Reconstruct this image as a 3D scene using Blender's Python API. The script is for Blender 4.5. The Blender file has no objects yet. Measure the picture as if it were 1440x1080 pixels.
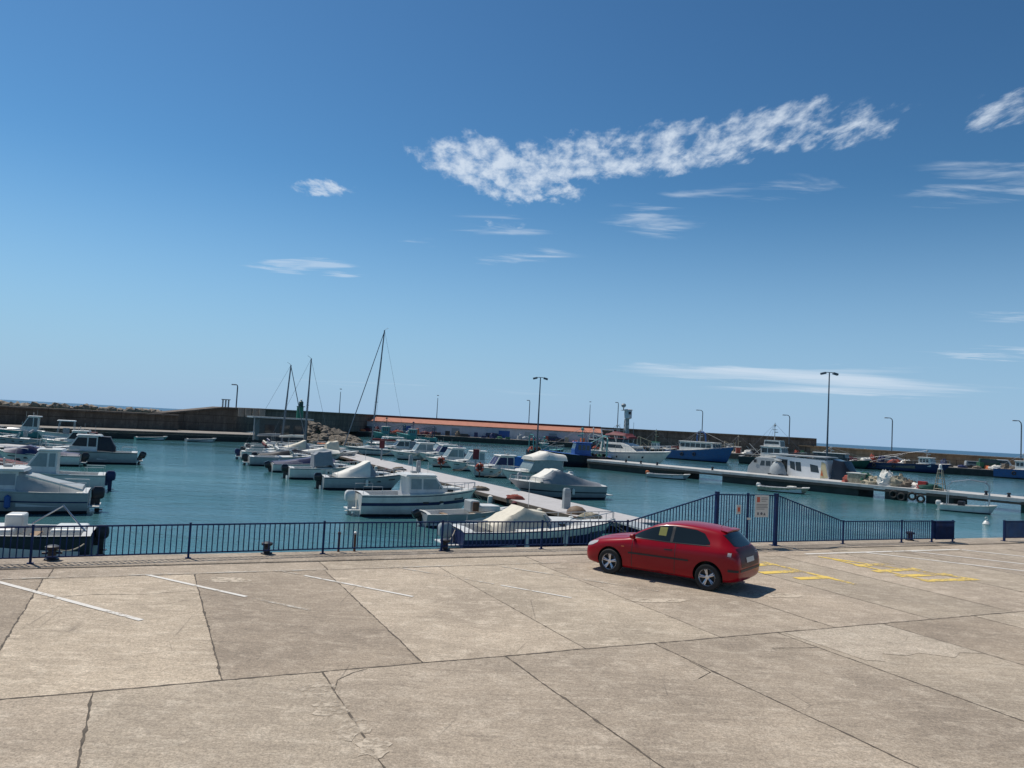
import bpy, bmesh, math, random
from math import sin, cos, pi, radians, hypot, atan2, sqrt, tan
from mathutils import Vector, Matrix
from mathutils.bvhtree import BVHTree
SC = bpy.context.scene
COL = SC.collection
random.seed(7)
# ------------------------------------------------------------------ camera, sky, sun
H = 3.6; F = 1080.0; ROLL = radians(3.06); PITCH = math.atan(60/1080.0); WZ = -1.3
cam = bpy.data.cameras.new('camera'); camo = bpy.data.objects.new('camera', cam); COL.objects.link(camo)
cam.sensor_width = 36; cam.lens = 36*F/1440; cam.clip_end = 60000; cam.clip_start = .1
camo.matrix_world = Matrix.Translation((0, 0, H)) @ Matrix.Rotation(pi/2 + PITCH, 4, 'X') @ Matrix.Rotation(ROLL, 4, 'Z')
SC.camera = camo
SC.view_settings.view_transform = 'Standard'; SC.view_settings.look = 'None'
SC.view_settings.gamma = 1; SC.view_settings.exposure = -0.12; SC.view_settings.use_curve_mapping = False
SUN = Vector((-.45, .35, 1)).normalized()
sl = bpy.data.lights.new('sun', 'SUN'); sl.energy = 4.7; sl.angle = radians(.5); sl.color = (1, .95, .87)
so = bpy.data.objects.new('sun', sl); COL.objects.link(so); so.rotation_euler = SUN.to_track_quat('Z', 'Y').to_euler()

def ray(px, py):
    x = (px-720)/F; y = -(py-540)/F
    X = x*cos(ROLL) - y*sin(ROLL); Y = x*sin(ROLL) + y*cos(ROLL)
    return Vector((X, cos(PITCH) - Y*sin(PITCH), sin(PITCH) + Y*cos(PITCH)))
def at(px, py, z=WZ):
    d = ray(px, py); t = (z-H)/d.z; return Vector((t*d.x, t*d.y, z))
def dep(px, py, Y):
    d = ray(px, py); t = Y/d.y; return Vector((t*d.x, Y, H + t*d.z))

# ------------------------------------------------------------------ node helpers
class NT:
    def __init__(s, tree): s.t = tree; s.n = tree.nodes; s.l = tree.links
    def node(s, typ, **kw):
        n = s.n.new(typ)
        for k, v in kw.items():
            if k.startswith('i_'):
                n.inputs[k[2:].replace('_', ' ')].default_value = v
            else: setattr(n, k, v)
        return n
    def put(s, sock, v):
        if isinstance(v, bpy.types.NodeSocket): s.l.new(v, sock)
        else: sock.default_value = v
    def m(s, op, a, b=0.0, c=0.0, clamp=False):
        n = s.n.new('ShaderNodeMath'); n.operation = op; n.use_clamp = clamp
        s.put(n.inputs[0], a); s.put(n.inputs[1], b); s.put(n.inputs[2], c); return n.outputs[0]
    def mix(s, f, a, b, mode='MIX'):
        n = s.n.new('ShaderNodeMix'); n.data_type = 'RGBA'; n.blend_type = mode
        s.put(n.inputs[0], f); s.put(n.inputs[6], a); s.put(n.inputs[7], b); return n.outputs[2]
    def rng(s, v, a, b, c=0.0, d=1.0, smooth=False):
        n = s.n.new('ShaderNodeMapRange'); n.interpolation_type = 'SMOOTHSTEP' if smooth else 'LINEAR'
        s.put(n.inputs[0], v)
        for i, q in enumerate((a, b, c, d)): s.put(n.inputs[i+1], q)
        return n.outputs[0]
    def noise(s, vec, scale, detail=4, rough=.55, dist=0.0, dim='3D'):
        n = s.n.new('ShaderNodeTexNoise'); n.noise_dimensions = dim
        if vec is not None: s.l.new(vec, n.inputs['Vector'])
        n.inputs['Scale'].default_value = scale; n.inputs['Detail'].default_value = detail
        n.inputs['Roughness'].default_value = rough; n.inputs['Distortion'].default_value = dist
        return n.outputs[0]
    def comb(s, x, y, z=0.0):
        n = s.n.new('ShaderNodeCombineXYZ'); s.put(n.inputs[0], x); s.put(n.inputs[1], y); s.put(n.inputs[2], z); return n.outputs[0]
    def mapping(s, vec, scale=(1, 1, 1), rot=(0, 0, 0), loc=(0, 0, 0)):
        n = s.n.new('ShaderNodeMapping'); s.l.new(vec, n.inputs[0])
        n.inputs[1].default_value = loc; n.inputs[2].default_value = rot; n.inputs[3].default_value = scale; return n.outputs[0]

def rgba(c): return (c[0], c[1], c[2], 1)
# ---- world: physical sky with a high cirrus layer laid out on a flat cloud plane overhead
w = bpy.data.worlds.new('World'); SC.world = w; w.use_nodes = True
T = NT(w.node_tree); T.n.clear()
sky = T.node('ShaderNodeTexSky', sky_type='NISHITA', sun_disc=False)
sky.sun_elevation = math.asin(SUN.z); sky.sun_rotation = atan2(SUN.x, SUN.y)
sky.air_density = 1.0; sky.dust_density = .35; sky.ozone_density = 3.2; sky.altitude = 0
tc = T.node('ShaderNodeTexCoord'); sep = T.node('ShaderNodeSeparateXYZ'); T.l.new(tc.outputs['Generated'], sep.inputs[0])
dx, dy, dz = sep.outputs
zc = T.m('MAXIMUM', dz, .004)
cx = T.m('DIVIDE', dx, zc); cy = T.m('DIVIDE', dy, zc)          # point on the cloud plane, in units of its height
CP = T.comb(cx, cy)
gm = T.node('ShaderNodeGamma'); T.l.new(sky.outputs[0], gm.inputs[0]); gm.inputs[1].default_value = 1.38
skyc = T.mix(1.0, gm.outputs[0], (.30, .44, .435, 1), 'MULTIPLY')
warp = T.m('SUBTRACT', T.noise(CP, 1.3, 3, .6), .5)
def sc2(kx, ky, o=0.0): return T.comb(T.m('MULTIPLY', cx, kx), T.m('MULTIPLY', cy, ky), o)
NP = T.m('ADD', T.m('MULTIPLY', T.noise(sc2(15, 6.5), 1, 7, .62, .15), .66), T.m('MULTIPLY', T.noise(sc2(4.5, 2.2, 4.0), 1, 3, .5), .34))   # broken puffs
NS = T.noise(sc2(2.0, 5.5, 9.0), 1, 5, .60, .4)                    # streaks
NH = T.noise(sc2(.22, .55, 2.0), 1, 4, .6, .3)                     # far thin sheets
def pl(px, py):
    d = ray(px, py); return (d.x/d.z, d.y/d.z)
def seg(q0, q1, hw, amp, taper=.3, soft=.6):
    """mask of an elongated cloud bank laid out on the cloud plane"""
    p0 = pl(*q0); p1 = pl(*q1); ax, ay = p1[0]-p0[0], p1[1]-p0[1]; L = hypot(ax, ay); ax /= L; ay /= L
    rx = T.m('SUBTRACT', cx, p0[0]); ry = T.m('SUBTRACT', cy, p0[1])
    a = T.m('ADD', T.m('MULTIPLY', rx, ax), T.m('MULTIPLY', ry, ay))
    b = T.m('SUBTRACT', T.m('MULTIPLY', ry, ax), T.m('MULTIPLY', rx, ay))
    b = T.m('ADD', b, T.m('MULTIPLY', warp, hw*1.2))
    fb = T.rng(T.m('ABSOLUTE', b), hw*(1-soft), hw*1.3, amp, 0, True)
    fa = T.m('MULTIPLY', T.rng(a, -taper*.5, taper*.5, 0, 1, True), T.rng(a, L-taper*.6, L+taper*.4, 1, 0, True))
    return T.m('MULTIPLY', fa, fb)
def union(l):
    r = l[0]
    for q in l[1:]: r = T.m('MAXIMUM', r, q)
    return r
def shape(n, mask, lo, hi, soft):
    thr = T.rng(mask, 0, 1, hi, lo)
    return T.m('MULTIPLY', T.rng(T.m('SUBTRACT', n, thr), 0, soft, 0, 1, True), T.rng(mask, 0, .6))
puff = shape(NP, union([seg((635, 256), (790, 232), .50, 1.15), seg((720, 236), (1090, 186), .32, 1.0), seg((980, 196), (1210, 172), .30, 1.02), seg((1130, 182), (1300, 180), .26, .88), seg((1330, 160), (1520, 142), .24, .80),
    seg((395, 268), (500, 256), .16, .95), seg((1225, 258), (1290, 252), .12, .7), seg((650, 315), (760, 312), .22, .55), seg((500, 288), (540, 288), .1, .6), seg((690, 138), (715, 138), .1, .5), seg((560, 265), (600, 262), .12, .75)]), .375, .72, .27)
streak = shape(NS, union([seg((640, 322), (770, 316), .22, .6), seg((665, 368), (805, 352), .20, .62), seg((860, 306), (985, 326), .24, .72), seg((880, 292), (1230, 256), .18, .55), seg((1290, 285), (1520, 245), .24, .74), seg((1290, 250), (1520, 215), .16, .6),
    seg((378, 380), (475, 366), .22, 1.0), seg((455, 386), (505, 382), .16, .9), seg((560, 345), (610, 340), .14, .6), seg((1350, 492), (1500, 505), .8, .75, 1.0), seg((1390, 448), (1480, 440), .4, .75, .5)]), .34, .60, .26)
sheet = shape(NH, union([seg((850, 524), (1380, 530), 1.8, 1.0, 3.0), seg((960, 538), (1480, 552), 3.6, .95, 6.0), seg((240, 530), (860, 556), 3.0, .45, 6.0)]), .24, .74, .42)
cl = union([T.m('MULTIPLY', puff, .86), T.m('MULTIPLY', streak, .42), T.m('MULTIPLY', sheet, .70)])
lowh = T.rng(dz, -.03, .32, .93, 0, True)                             # pale sea air towards the horizon
skyc = T.mix(lowh, skyc, (3.1, 4.7, 6.95, 1))
col = T.mix(cl, skyc, (6.6, 7.4, 8.4, 1))
bg = T.node('ShaderNodeBackground'); T.l.new(col, bg.inputs[0]); bg.inputs[1].default_value = .115
wo = T.node('ShaderNodeOutputWorld'); T.l.new(bg.outputs[0], wo.inputs[0])

# ------------------------------------------------------------------ materials
MATS = {}
def mat(name, color, rough=.5, metal=0.0, var=.12, scale=3.0, bump=0.0, bscale=30.0, coat=0.0, dirt=None, spec=.5):
    if name in MATS: return MATS[name]
    m = bpy.data.materials.new(name); m.use_nodes = True; t = NT(m.node_tree)
    p = t.n['Principled BSDF']; tcn = t.node('ShaderNodeTexCoord'); ob = tcn.outputs['Object']
    n = t.noise(ob, scale, 5, .6)
    f = t.rng(n, .3, .7, 1-var, 1+var)
    c = t.mix(1.0, rgba(color), t.comb(f, f, f), 'MULTIPLY')
    if dirt:
        n2 = t.noise(t.mapping(ob, (1, 1, .35), loc=(3, 5, 1)), scale*1.7, 6, .65)
        c = t.mix(t.rng(n2, .48, .75, 0, dirt[3] if len(dirt) > 3 else .6), c, rgba(dirt))
    t.l.new(c, p.inputs['Base Color']); p.inputs['Roughness'].default_value = rough; p.inputs['Metallic'].default_value = metal
    p.inputs['Specular IOR Level'].default_value = spec; p.inputs['Coat Weight'].default_value = coat; p.inputs['Coat Roughness'].default_value = .05
    if bump:
        b = t.node('ShaderNodeBump'); b.inputs['Strength'].default_value = bump; b.inputs['Distance'].default_value = .02
        t.l.new(t.noise(ob, bscale, 4, .6), b.inputs['Height']); t.l.new(b.outputs[0], p.inputs['Normal'])
    MATS[name] = m; return m
def M(k):
    if k in MATS: return MATS[k]
    c, r, me, kw = PAL[k]; return mat(k, c, r, me, **kw)
PAL = {
 'white': ((.66, .645, .60), .35, 0, dict(var=.10, scale=1.6, dirt=(.36, .34, .29, .45))),
 'cream': ((.62, .56, .44), .6, 0, dict(var=.08, dirt=(.4, .34, .25, .3))),
 'canvas': ((.70, .67, .60), .8, 0, dict(var=.08, bump=.3, bscale=6)),
 'grey_canvas': ((.22, .24, .26), .8, 0, dict(var=.1, bump=.3, bscale=6)),
 'grey': ((.28, .30, .31), .5, 0, dict(var=.08)),
 'pale_grey': ((.34, .36, .36), .5, 0, dict(var=.1)),
 'dark': ((.02, .02, .025), .5, 0, dict(var=.2)),
 'black_gloss': ((.015, .016, .02), .2, 0, dict(var=.1)),
 'rubber': ((.02, .02, .02), .85, 0, dict(var=.2)),
 'navy': ((.012, .022, .085), .55, 0, dict(var=.15)),
 'blue': ((.02, .09, .30), .5, 0, dict(var=.15)),
 'bright_blue': ((.02, .14, .42), .55, 0, dict(var=.12)),
 'hull_blue': ((.02, .085, .25), .4, 0, dict(var=.15, dirt=(.12, .10, .08, .4))),
 'hull_dark': ((.012, .016, .03), .4, 0, dict(var=.2, dirt=(.06, .05, .04, .4))),
 'green': ((.02, .16, .09), .5, 0, dict(var=.15)),
 'dark_green': ((.01, .06, .045), .5, 0, dict(var=.15)),
 'turquoise': ((.08, .28, .27), .5, 0, dict(var=.1, dirt=(.1, .12, .1, .4))),
 'maroon': ((.12, .015, .02), .7, 0, dict(var=.15)),
 'red': ((.45, .03, .02), .5, 0, dict(var=.1)),
 'orange': ((.62, .16, .05), .6, 0, dict(var=.1)),
 'yellow': ((.65, .45, .04), .6, 0, dict(var=.1)),
 'dull_yellow': ((.20, .20, .045), .4, 0, dict(var=.1)),
 'bright_white': ((.86, .85, .82), .4, 0, dict(var=.04, scale=1.6)),
 'pale_yellow': ((.62, .52, .30), .5, 0, dict(var=.08)),
 'rust': ((.14, .06, .035), .8, 0, dict(var=.3, bump=.3)),
 'wood': ((.16, .10, .06), .7, 0, dict(var=.25, scale=8)),
 'glass': ((.03, .04, .045), .05, 0, dict(var=.05)),
 'clear': ((.20, .25, .25), .12, 0, dict(var=.15)),
 'steel': ((.45, .46, .47), .3, .8, dict(var=.08)),
 'mast': ((.16, .17, .19), .4, .6, dict(var=.08)),
 'pole': ((.10, .12, .14), .5, .4, dict(var=.1)),
 'fence_blue': ((.005, .024, .092), .6, 0, dict(var=.25, scale=4, spec=.2, dirt=(.07, .045, .035, .30))),
 'sign': ((.62, .60, .54), .5, 0, dict(var=.05)),
 'ink': ((.12, .12, .13), .6, 0, dict(var=.1)),
 'signred': ((.55, .10, .05), .5, 0, dict(var=.1)),
 'rope': ((.32, .27, .20), .9, 0, dict(var=.2)),
 'net': ((.16, .13, .10), .95, 0, dict(var=.4, scale=5, bump=.8)),
 'net_tan': ((.34, .30, .22), .95, 0, dict(var=.4, scale=5, bump=.8)),
 'net_red': ((.30, .07, .05), .95, 0, dict(var=.4, scale=5, bump=.8)),
 'net_green': ((.03, .12, .07), .95, 0, dict(var=.4, scale=5, bump=.8)),
 'roof_orange': ((.40, .155, .095), .8, 0, dict(var=.15, scale=.6)),
 'roof_edge': ((.09, .025, .02), .8, 0, dict(var=.15)),
 'wall_white': ((.52, .53, .56), .85, 0, dict(var=.08, scale=.3, dirt=(.25, .24, .23, .4))),
 'hut': ((.045, .06, .065), .7, 0, dict(var=.2)),
 'boot': ((.02, .022, .035), .6, 0, dict(var=.2, dirt=(.02, .05, .03, .6))),
 'teak': ((.25, .16, .09), .7, 0, dict(var=.2, scale=8)),
 'inner': ((.62, .62, .60), .6, 0, dict(var=.08, dirt=(.40, .39, .36, .3))),
 'pontoon_deck': ((.44, .42, .41), .85, 0, dict(var=.08, scale=1.2, dirt=(.30, .27, .25, .5))),
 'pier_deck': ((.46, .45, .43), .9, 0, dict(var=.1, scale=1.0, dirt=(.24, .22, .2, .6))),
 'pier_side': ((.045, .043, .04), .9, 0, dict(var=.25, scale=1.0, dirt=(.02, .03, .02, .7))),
 'timber': ((.13, .095, .07), .9, 0, dict(var=.3, scale=6)),
 'car_red': ((.27, .0025, .010), .30, 0, dict(var=.03, coat=.22, spec=.2)),
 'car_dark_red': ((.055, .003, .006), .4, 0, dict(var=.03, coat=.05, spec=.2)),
 'car_black': ((.012, .012, .013), .5, 0, dict(var=.1)),
 'car_glass': ((.012, .018, .02), .04, 0, dict(var=.05)),
 'chrome': ((.6, .6, .62), .25, .9, dict(var=.05)),
 'lamp_glass': ((.45, .43, .42), .1, 0, dict(var=.05)),
 'tail_red': ((.22, .01, .01), .15, 0, dict(var=.05)),
}

# ---- ground concrete
def concrete(name, base, dark, light, attr=False, scale=1.0, streaks=False, lo=.0):
    m = bpy.data.materials.new(name); m.use_nodes = True; t = NT(m.node_tree); p = t.n['Principled BSDF']
    tcn = t.node('ShaderNodeTexCoord'); ob = tcn.outputs['Object']
    big = t.noise(ob, .35*scale, 5, .6, .3); mid = t.noise(ob, 2.2*scale, 6, .68, .2); fine = t.noise(ob, 22*scale, 5, .75); grit = t.noise(ob, 42*scale, 3, .85)
    c = t.mix(t.rng(big, .36, .64), rgba(dark), rgba(base))
    c = t.mix(t.rng(mid, .50, .70, 0, .75), c, rgba(light))
    strk = t.noise(t.mapping(ob, (1.2, 5.5, 1), rot=(0, 0, radians(-8))), 1.1*scale, 6, .7, .4)
    c = t.mix(t.rng(strk, .54, .70, 0, .65), c, rgba(light))
    c = t.mix(t.rng(strk, .30, .46, .55, 0), c, rgba([q*.72 for q in dark]))
    f = t.rng(fine, .30, .70, .66, 1.32); c = t.mix(1.0, c, t.comb(f, f, f), 'MULTIPLY')
    g = t.rng(grit, .36, .52, .60, 1.04); c = t.mix(1.0, c, t.comb(g, g, g), 'MULTIPLY')
    g2 = t.rng(t.noise(t.mapping(ob, (1, 1.6, 1)), 9, 5, .8, .6), .34, .66, .80, 1.17); c = t.mix(1.0, c, t.comb(g2, g2, g2), 'MULTIPLY')
    g3 = t.rng(t.noise(ob, 30, 2, .6), .62, .70, 0, .45); c = t.mix(g3, c, rgba([q*.5 for q in dark]))
    vor = t.node('ShaderNodeTexVoronoi', feature='DISTANCE_TO_EDGE'); vor.inputs['Scale'].default_value = .55*scale
    wv = t.mix(.12, ob, t.node('ShaderNodeTexNoise', i_Scale=1.6).outputs[1]); t.l.new(wv, vor.inputs['Vector'])
    crk = t.m('MULTIPLY', t.rng(vor.outputs[0], .0, .006, 1, 0), t.rng(t.noise(ob, .5, 2), .5, .62))
    c = t.mix(t.m('MULTIPLY', crk, .55), c, (.09, .075, .06, 1))
    spots = t.noise(ob, 1.1*scale, 2, .4); sp2 = t.noise(ob, 9*scale, 5, .7)
    pit = t.m('MULTIPLY', t.rng(spots, .50, .62), t.rng(sp2, .56, .68))
    c = t.mix(t.m('MULTIPLY', pit, .5), c, rgba([q*.55 for q in dark]))
    if attr:
        a = t.node('ShaderNodeAttribute', attribute_name='tint'); c = t.mix(1.0, c, a.outputs[0], 'MULTIPLY')
    if streaks:
        st = t.noise(t.mapping(ob, (.5, .5, .06)), 1.4, 5, .7); c = t.mix(t.rng(st, .42, .68, 0, .7), c, rgba([q*.45 for q in dark]))
        vj = t.node('ShaderNodeTexBrick'); vj.inputs['Color1'].default_value = (1, 1, 1, 1); vj.inputs['Color2'].default_value = (.86, .84, .82, 1); vj.inputs['Mortar'].default_value = (.45, .43, .4, 1)
        vj.inputs['Scale'].default_value = 1; vj.inputs['Brick Width'].default_value = 6; vj.inputs['Row Height'].default_value = 1.4; vj.inputs['Mortar Size'].default_value = .05; vj.offset = .5
        sp = t.node('ShaderNodeSeparateXYZ'); t.l.new(ob, sp.inputs[0]); t.l.new(t.comb(t.m('ADD', sp.outputs[0], t.m('MULTIPLY', sp.outputs[1], .6)), sp.outputs[2]), vj.inputs['Vector'])
        c = t.mix(1.0, c, vj.outputs[0], 'MULTIPLY')
    t.l.new(c, p.inputs['Base Color']); p.inputs['Roughness'].default_value = .92
    b = t.node('ShaderNodeBump'); b.inputs['Strength'].default_value = .55; b.inputs['Distance'].default_value = .012
    hh = t.m('ADD', t.m('MULTIPLY', fine, .7), t.m('ADD', grit, t.m('MULTIPLY', mid, 1.5)))
    t.l.new(hh, b.inputs['Height']); t.l.new(b.outputs[0], p.inputs['Normal'])
    MATS[name] = m; return m
concrete('ground', (.47, .382, .287), (.338, .273, .205), (.595, .50, .39), attr=True)
concrete('kerb', (.40, .325, .245), (.28, .225, .17), (.50, .42, .33))
concrete('mole_wall', (.19, .152, .122), (.125, .10, .08), (.26, .215, .17), streaks=True, scale=.5)
concrete('mole_wall_tan', (.46, .32, .20), (.32, .23, .15), (.56, .42, .28), streaks=True, scale=.5)
concrete('mole_quay', (.30, .27, .23), (.22, .195, .165), (.38, .34, .30), scale=.6)
concrete('spur_rock', (.20, .165, .125), (.12, .10, .078), (.30, .255, .20), scale=.6)
concrete('rock', (.34, .28, .21), (.22, .18, .14), (.46, .39, .31), scale=.6)
concrete('patch_light', (.51, .42, .32), (.40, .33, .25), (.60, .51, .40))

def paint(name, colr, wear):
    m = bpy.data.materials.new(name); m.use_nodes = True; t = NT(m.node_tree); p = t.n['Principled BSDF']
    ob = t.node('ShaderNodeTexCoord').outputs['Object']
    n = t.noise(ob, 7, 6, .75); n2 = t.noise(ob, .7, 3, .6)
    a = t.rng(t.m('ADD', t.m('MULTIPLY', n, .6), t.m('MULTIPLY', n2, .5)), wear-.06, wear+.09)
    c = t.mix(a, (.42, .345, .26, 1), rgba(colr))
    tr = t.node('ShaderNodeBsdfTransparent'); mx = t.node('ShaderNodeMixShader')
    t.l.new(t.m('MINIMUM', t.m('MULTIPLY', a, 1.2), 1.0), mx.inputs[0]); t.l.new(tr.outputs[0], mx.inputs[1]); t.l.new(p.outputs[0], mx.inputs[2])
    t.l.new(mx.outputs[0], t.n['Material Output'].inputs[0])
    t.l.new(c, p.inputs['Base Color']); p.inputs['Roughness'].default_value = .8; MATS[name] = m
paint('line_white', (.66, .62, .56), .44); paint('line_faint', (.50, .45, .38), .55); paint('line_yellow', (.72, .50, .10), .49)
paint('spall', (.53, .44, .335), .51); paint('stain', (.285, .232, .175), .55)
mat('crack', (.10, .08, .06), .95, var=.4, scale=5)

def water(name, shallow, ripple):
    m = bpy.data.materials.new(name); m.use_nodes = True; t = NT(m.node_tree); p = t.n['Principled BSDF']
    g = t.node('ShaderNodeNewGeometry'); pos = g.outputs['Position']
    n = t.noise(t.mapping(pos, (1, 1, 1)), .045, 3, .5)
    c = t.mix(t.rng(n, .35, .65), rgba(shallow[0]), rgba(shallow[1]))
    t.l.new(c, p.inputs['Base Color']); p.inputs['Roughness'].default_value = ripple[2]; p.inputs['IOR'].default_value = 1.33
    p.inputs['Specular IOR Level'].default_value = .5
    a = t.noise(t.mapping(pos, (1, 1.6, 1), rot=(0, 0, .4)), ripple[0], 5, .6); b2 = t.noise(t.mapping(pos, (1, 2.0, 1), rot=(0, 0, -.3)), ripple[0]*.22, 3, .5)
    b = t.node('ShaderNodeBump'); b.inputs['Strength'].default_value = ripple[1]; b.inputs['Distance'].default_value = .10
    patch = t.rng(t.noise(t.mapping(pos, (1, 2.6, 1), rot=(0, 0, .2)), .035, 3, .55), .38, .62, .45, 1.15)
    t.l.new(t.m('MULTIPLY', t.m('ADD', a, t.m('MULTIPLY', b2, 1.5)), patch), b.inputs['Height']); t.l.new(b.outputs[0], p.inputs['Normal']); MATS[name] = m
water('water', ((.054, .140, .162), (.050, .165, .176)), (2.4, .46, .06))
water('sea', ((.006, .055, .11), (.008, .06, .12)), (.5, 1.0, .3))

# ------------------------------------------------------------------ mesh builder
ORD = 'first second third fourth fifth sixth seventh eighth ninth tenth eleventh twelfth thirteenth fourteenth fifteenth sixteenth'.split()
class MB:
    def __init__(s): s.v = []; s.f = []; s.mi = []; s.m = 0
    def add(s, vs, fs, m=None):
        o = len(s.v); s.v += [tuple(q) for q in vs]
        for f in fs: s.f.append([o+i for i in f]); s.mi.append(s.m if m is None else m)
        return s
    def box(s, c, d, rz=0.0, ry=0.0, m=None):
        R = Matrix.Rotation(rz, 3, 'Z') @ Matrix.Rotation(ry, 3, 'Y'); c = Vector(c)
        vs = [c + R @ Vector((x*d[0]/2, y*d[1]/2, z*d[2]/2)) for z in (-1, 1) for x, y in ((-1, -1), (1, -1), (1, 1), (-1, 1))]
        return s.add(vs, [(3, 2, 1, 0), (4, 5, 6, 7), (0, 1, 5, 4), (1, 2, 6, 5), (2, 3, 7, 6), (3, 0, 4, 7)], m)
    def loft(s, rings, closed=True, caps=True, m=None):
        n = len(rings[0]); vs = [p for r in rings for p in r]; fs = []
        for i in range(len(rings)-1):
            for j in range(n if closed else n-1):
                k = (j+1) % n; fs.append((i*n+j, i*n+k, (i+1)*n+k, (i+1)*n+j))
        if caps and closed: fs.append(tuple(range(n-1, -1, -1))); fs.append(tuple((len(rings)-1)*n+i for i in range(n)))
        return s.add(vs, fs, m)
    def tube(s, pts, r, n=6, r2=None, m=None):
        pts = [Vector(p) for p in pts]; rings = []
        for i, p in enumerate(pts):
            d = (pts[min(i+1, len(pts)-1)] - pts[max(i-1, 0)]).normalized()
            a = d.cross(Vector((0, 0, 1)) if abs(d.z) < .9 else Vector((1, 0, 0))).normalized(); b = d.cross(a)
            rr = r if r2 is None else r + (r2-r)*i/max(1, len(pts)-1)
            rings.append([p + (a*cos(2*pi*k/n) + b*sin(2*pi*k/n))*rr for k in range(n)])
        return s.loft(rings, m=m)
    def torus(s, c, R, r, ax='y', n=20, k=8, seg=None, rz=0.0):
        R3 = Matrix.Rotation(rz, 3, 'Z'); c = Vector(c)
        for i in range(n):
            rings = []
            for j in (i, i+1):
                a = 2*pi*j/n; ring = []
                for q in range(k):
                    b = 2*pi*q/k; rr = R + r*cos(b)
                    p = Vector((rr*cos(a), r*sin(b), rr*sin(a))) if ax == 'y' else (Vector((r*sin(b), rr*cos(a), rr*sin(a))) if ax == 'x' else Vector((rr*cos(a), rr*sin(a), r*sin(b))))
                    ring.append(c + R3 @ p)
                rings.append(ring)
            mm = s.m if seg is None else seg(i)
            s.loft(rings, caps=False, m=mm)
        return s
    def lathe(s, c, prof, n=14, m=None):
        c = Vector(c); rings = [[c + Vector((r*cos(2*pi*k/n), r*sin(2*pi*k/n), z)) for k in range(n)] for r, z in prof]
        return s.loft(rings, m=m)
    def blob(s, c, d, seed=0, n=10, k=7, amp=.25, flat=True, m=None):
        rnd = random.Random(seed); rings = []; c = Vector(c)
        ph = [rnd.uniform(0, 6.3) for _ in range(6)]
        for i in range(k+1):
            e = (pi/2)*(i/k) if flat else -pi/2 + pi*i/k
            ring = []
            for j in range(n):
                a = 2*pi*j/n; q = 1 + amp*(sin(3*a+ph[0]+i)*.4 + sin(5*a+ph[1]-2*i)*.3 + rnd.uniform(-.5, .5))
                ring.append(c + Vector((cos(a)*cos(e)*d[0]/2*q, sin(a)*cos(e)*d[1]/2*q, sin(e)*d[2]*(1 if flat else .5)*(q if e < 1.4 else 1))))
            rings.append(ring)
        return s.loft(rings, m=m)
    def rock(s, c, r, seed, m=None):
        rnd = random.Random(seed); c = Vector(c); bm = bmesh.new(); bmesh.ops.create_icosphere(bm, subdivisions=1, radius=1)
        sx, sy, sz = (rnd.uniform(.7, 1.3) for _ in range(3)); R = Matrix.Rotation(rnd.uniform(0, 6), 3, 'Z') @ Matrix.Rotation(rnd.uniform(-.5, .5), 3, 'X')
        for v in bm.verts: v.co = c + R @ (Vector((v.co.x*sx, v.co.y*sy, v.co.z*sz*.75))*r*rnd.uniform(.8, 1.12))
        bm.verts.index_update(); s.add([v.co.copy() for v in bm.verts], [[v.index for v in f.verts] for f in bm.faces], m); bm.free(); return s
    def build(s, name, mats, parent=None, smooth=False, bevel=0.0, sub=0):
        me = bpy.data.meshes.new(name); me.from_pydata(s.v, [], s.f)
        if isinstance(mats, (str,)): mats = [mats]
        for k in mats: me.materials.append(M(k))
        me.polygons.foreach_set('material_index', s.mi); me.update()
        bm = bmesh.new(); bm.from_mesh(me); bmesh.ops.recalc_face_normals(bm, faces=bm.faces); bm.to_mesh(me); bm.free()
        if smooth:
            me.polygons.foreach_set('use_smooth', [True]*len(me.polygons)); me.set_sharp_from_angle(angle=radians(38))
        o = bpy.data.objects.new(name, me); COL.objects.link(o)
        if parent is not None: o.parent = parent
        if bevel:
            b = o.modifiers.new('b', 'BEVEL'); b.width = bevel; b.segments = 2; b.limit_method = 'ANGLE'
        return o
def tag(o, label=None, cat=None, group=None, kind=None):
    if label: o['label'] = label
    if cat: o['category'] = cat
    if group: o['group'] = group
    if kind: o['kind'] = kind
    return o
def thing(name, loc, rz, label, cat, group=None):
    o = bpy.data.objects.new(name, None); COL.objects.link(o); o.location = loc; o.rotation_euler = (0, 0, rz); o.empty_display_size = .2
    return tag(o, label, cat, group)
def dup(root, loc, rz, label, group=None):
    r = root.copy(); COL.objects.link(r); r.location = loc; r.rotation_euler = (0, 0, rz); r['label'] = label
    if group: r['group'] = group
    for ch in list(root.children):
        c = ch.copy(); COL.objects.link(c); c.parent = r
        for g in ch.children:
            d = g.copy(); COL.objects.link(d); d.parent = c
    return r

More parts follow.
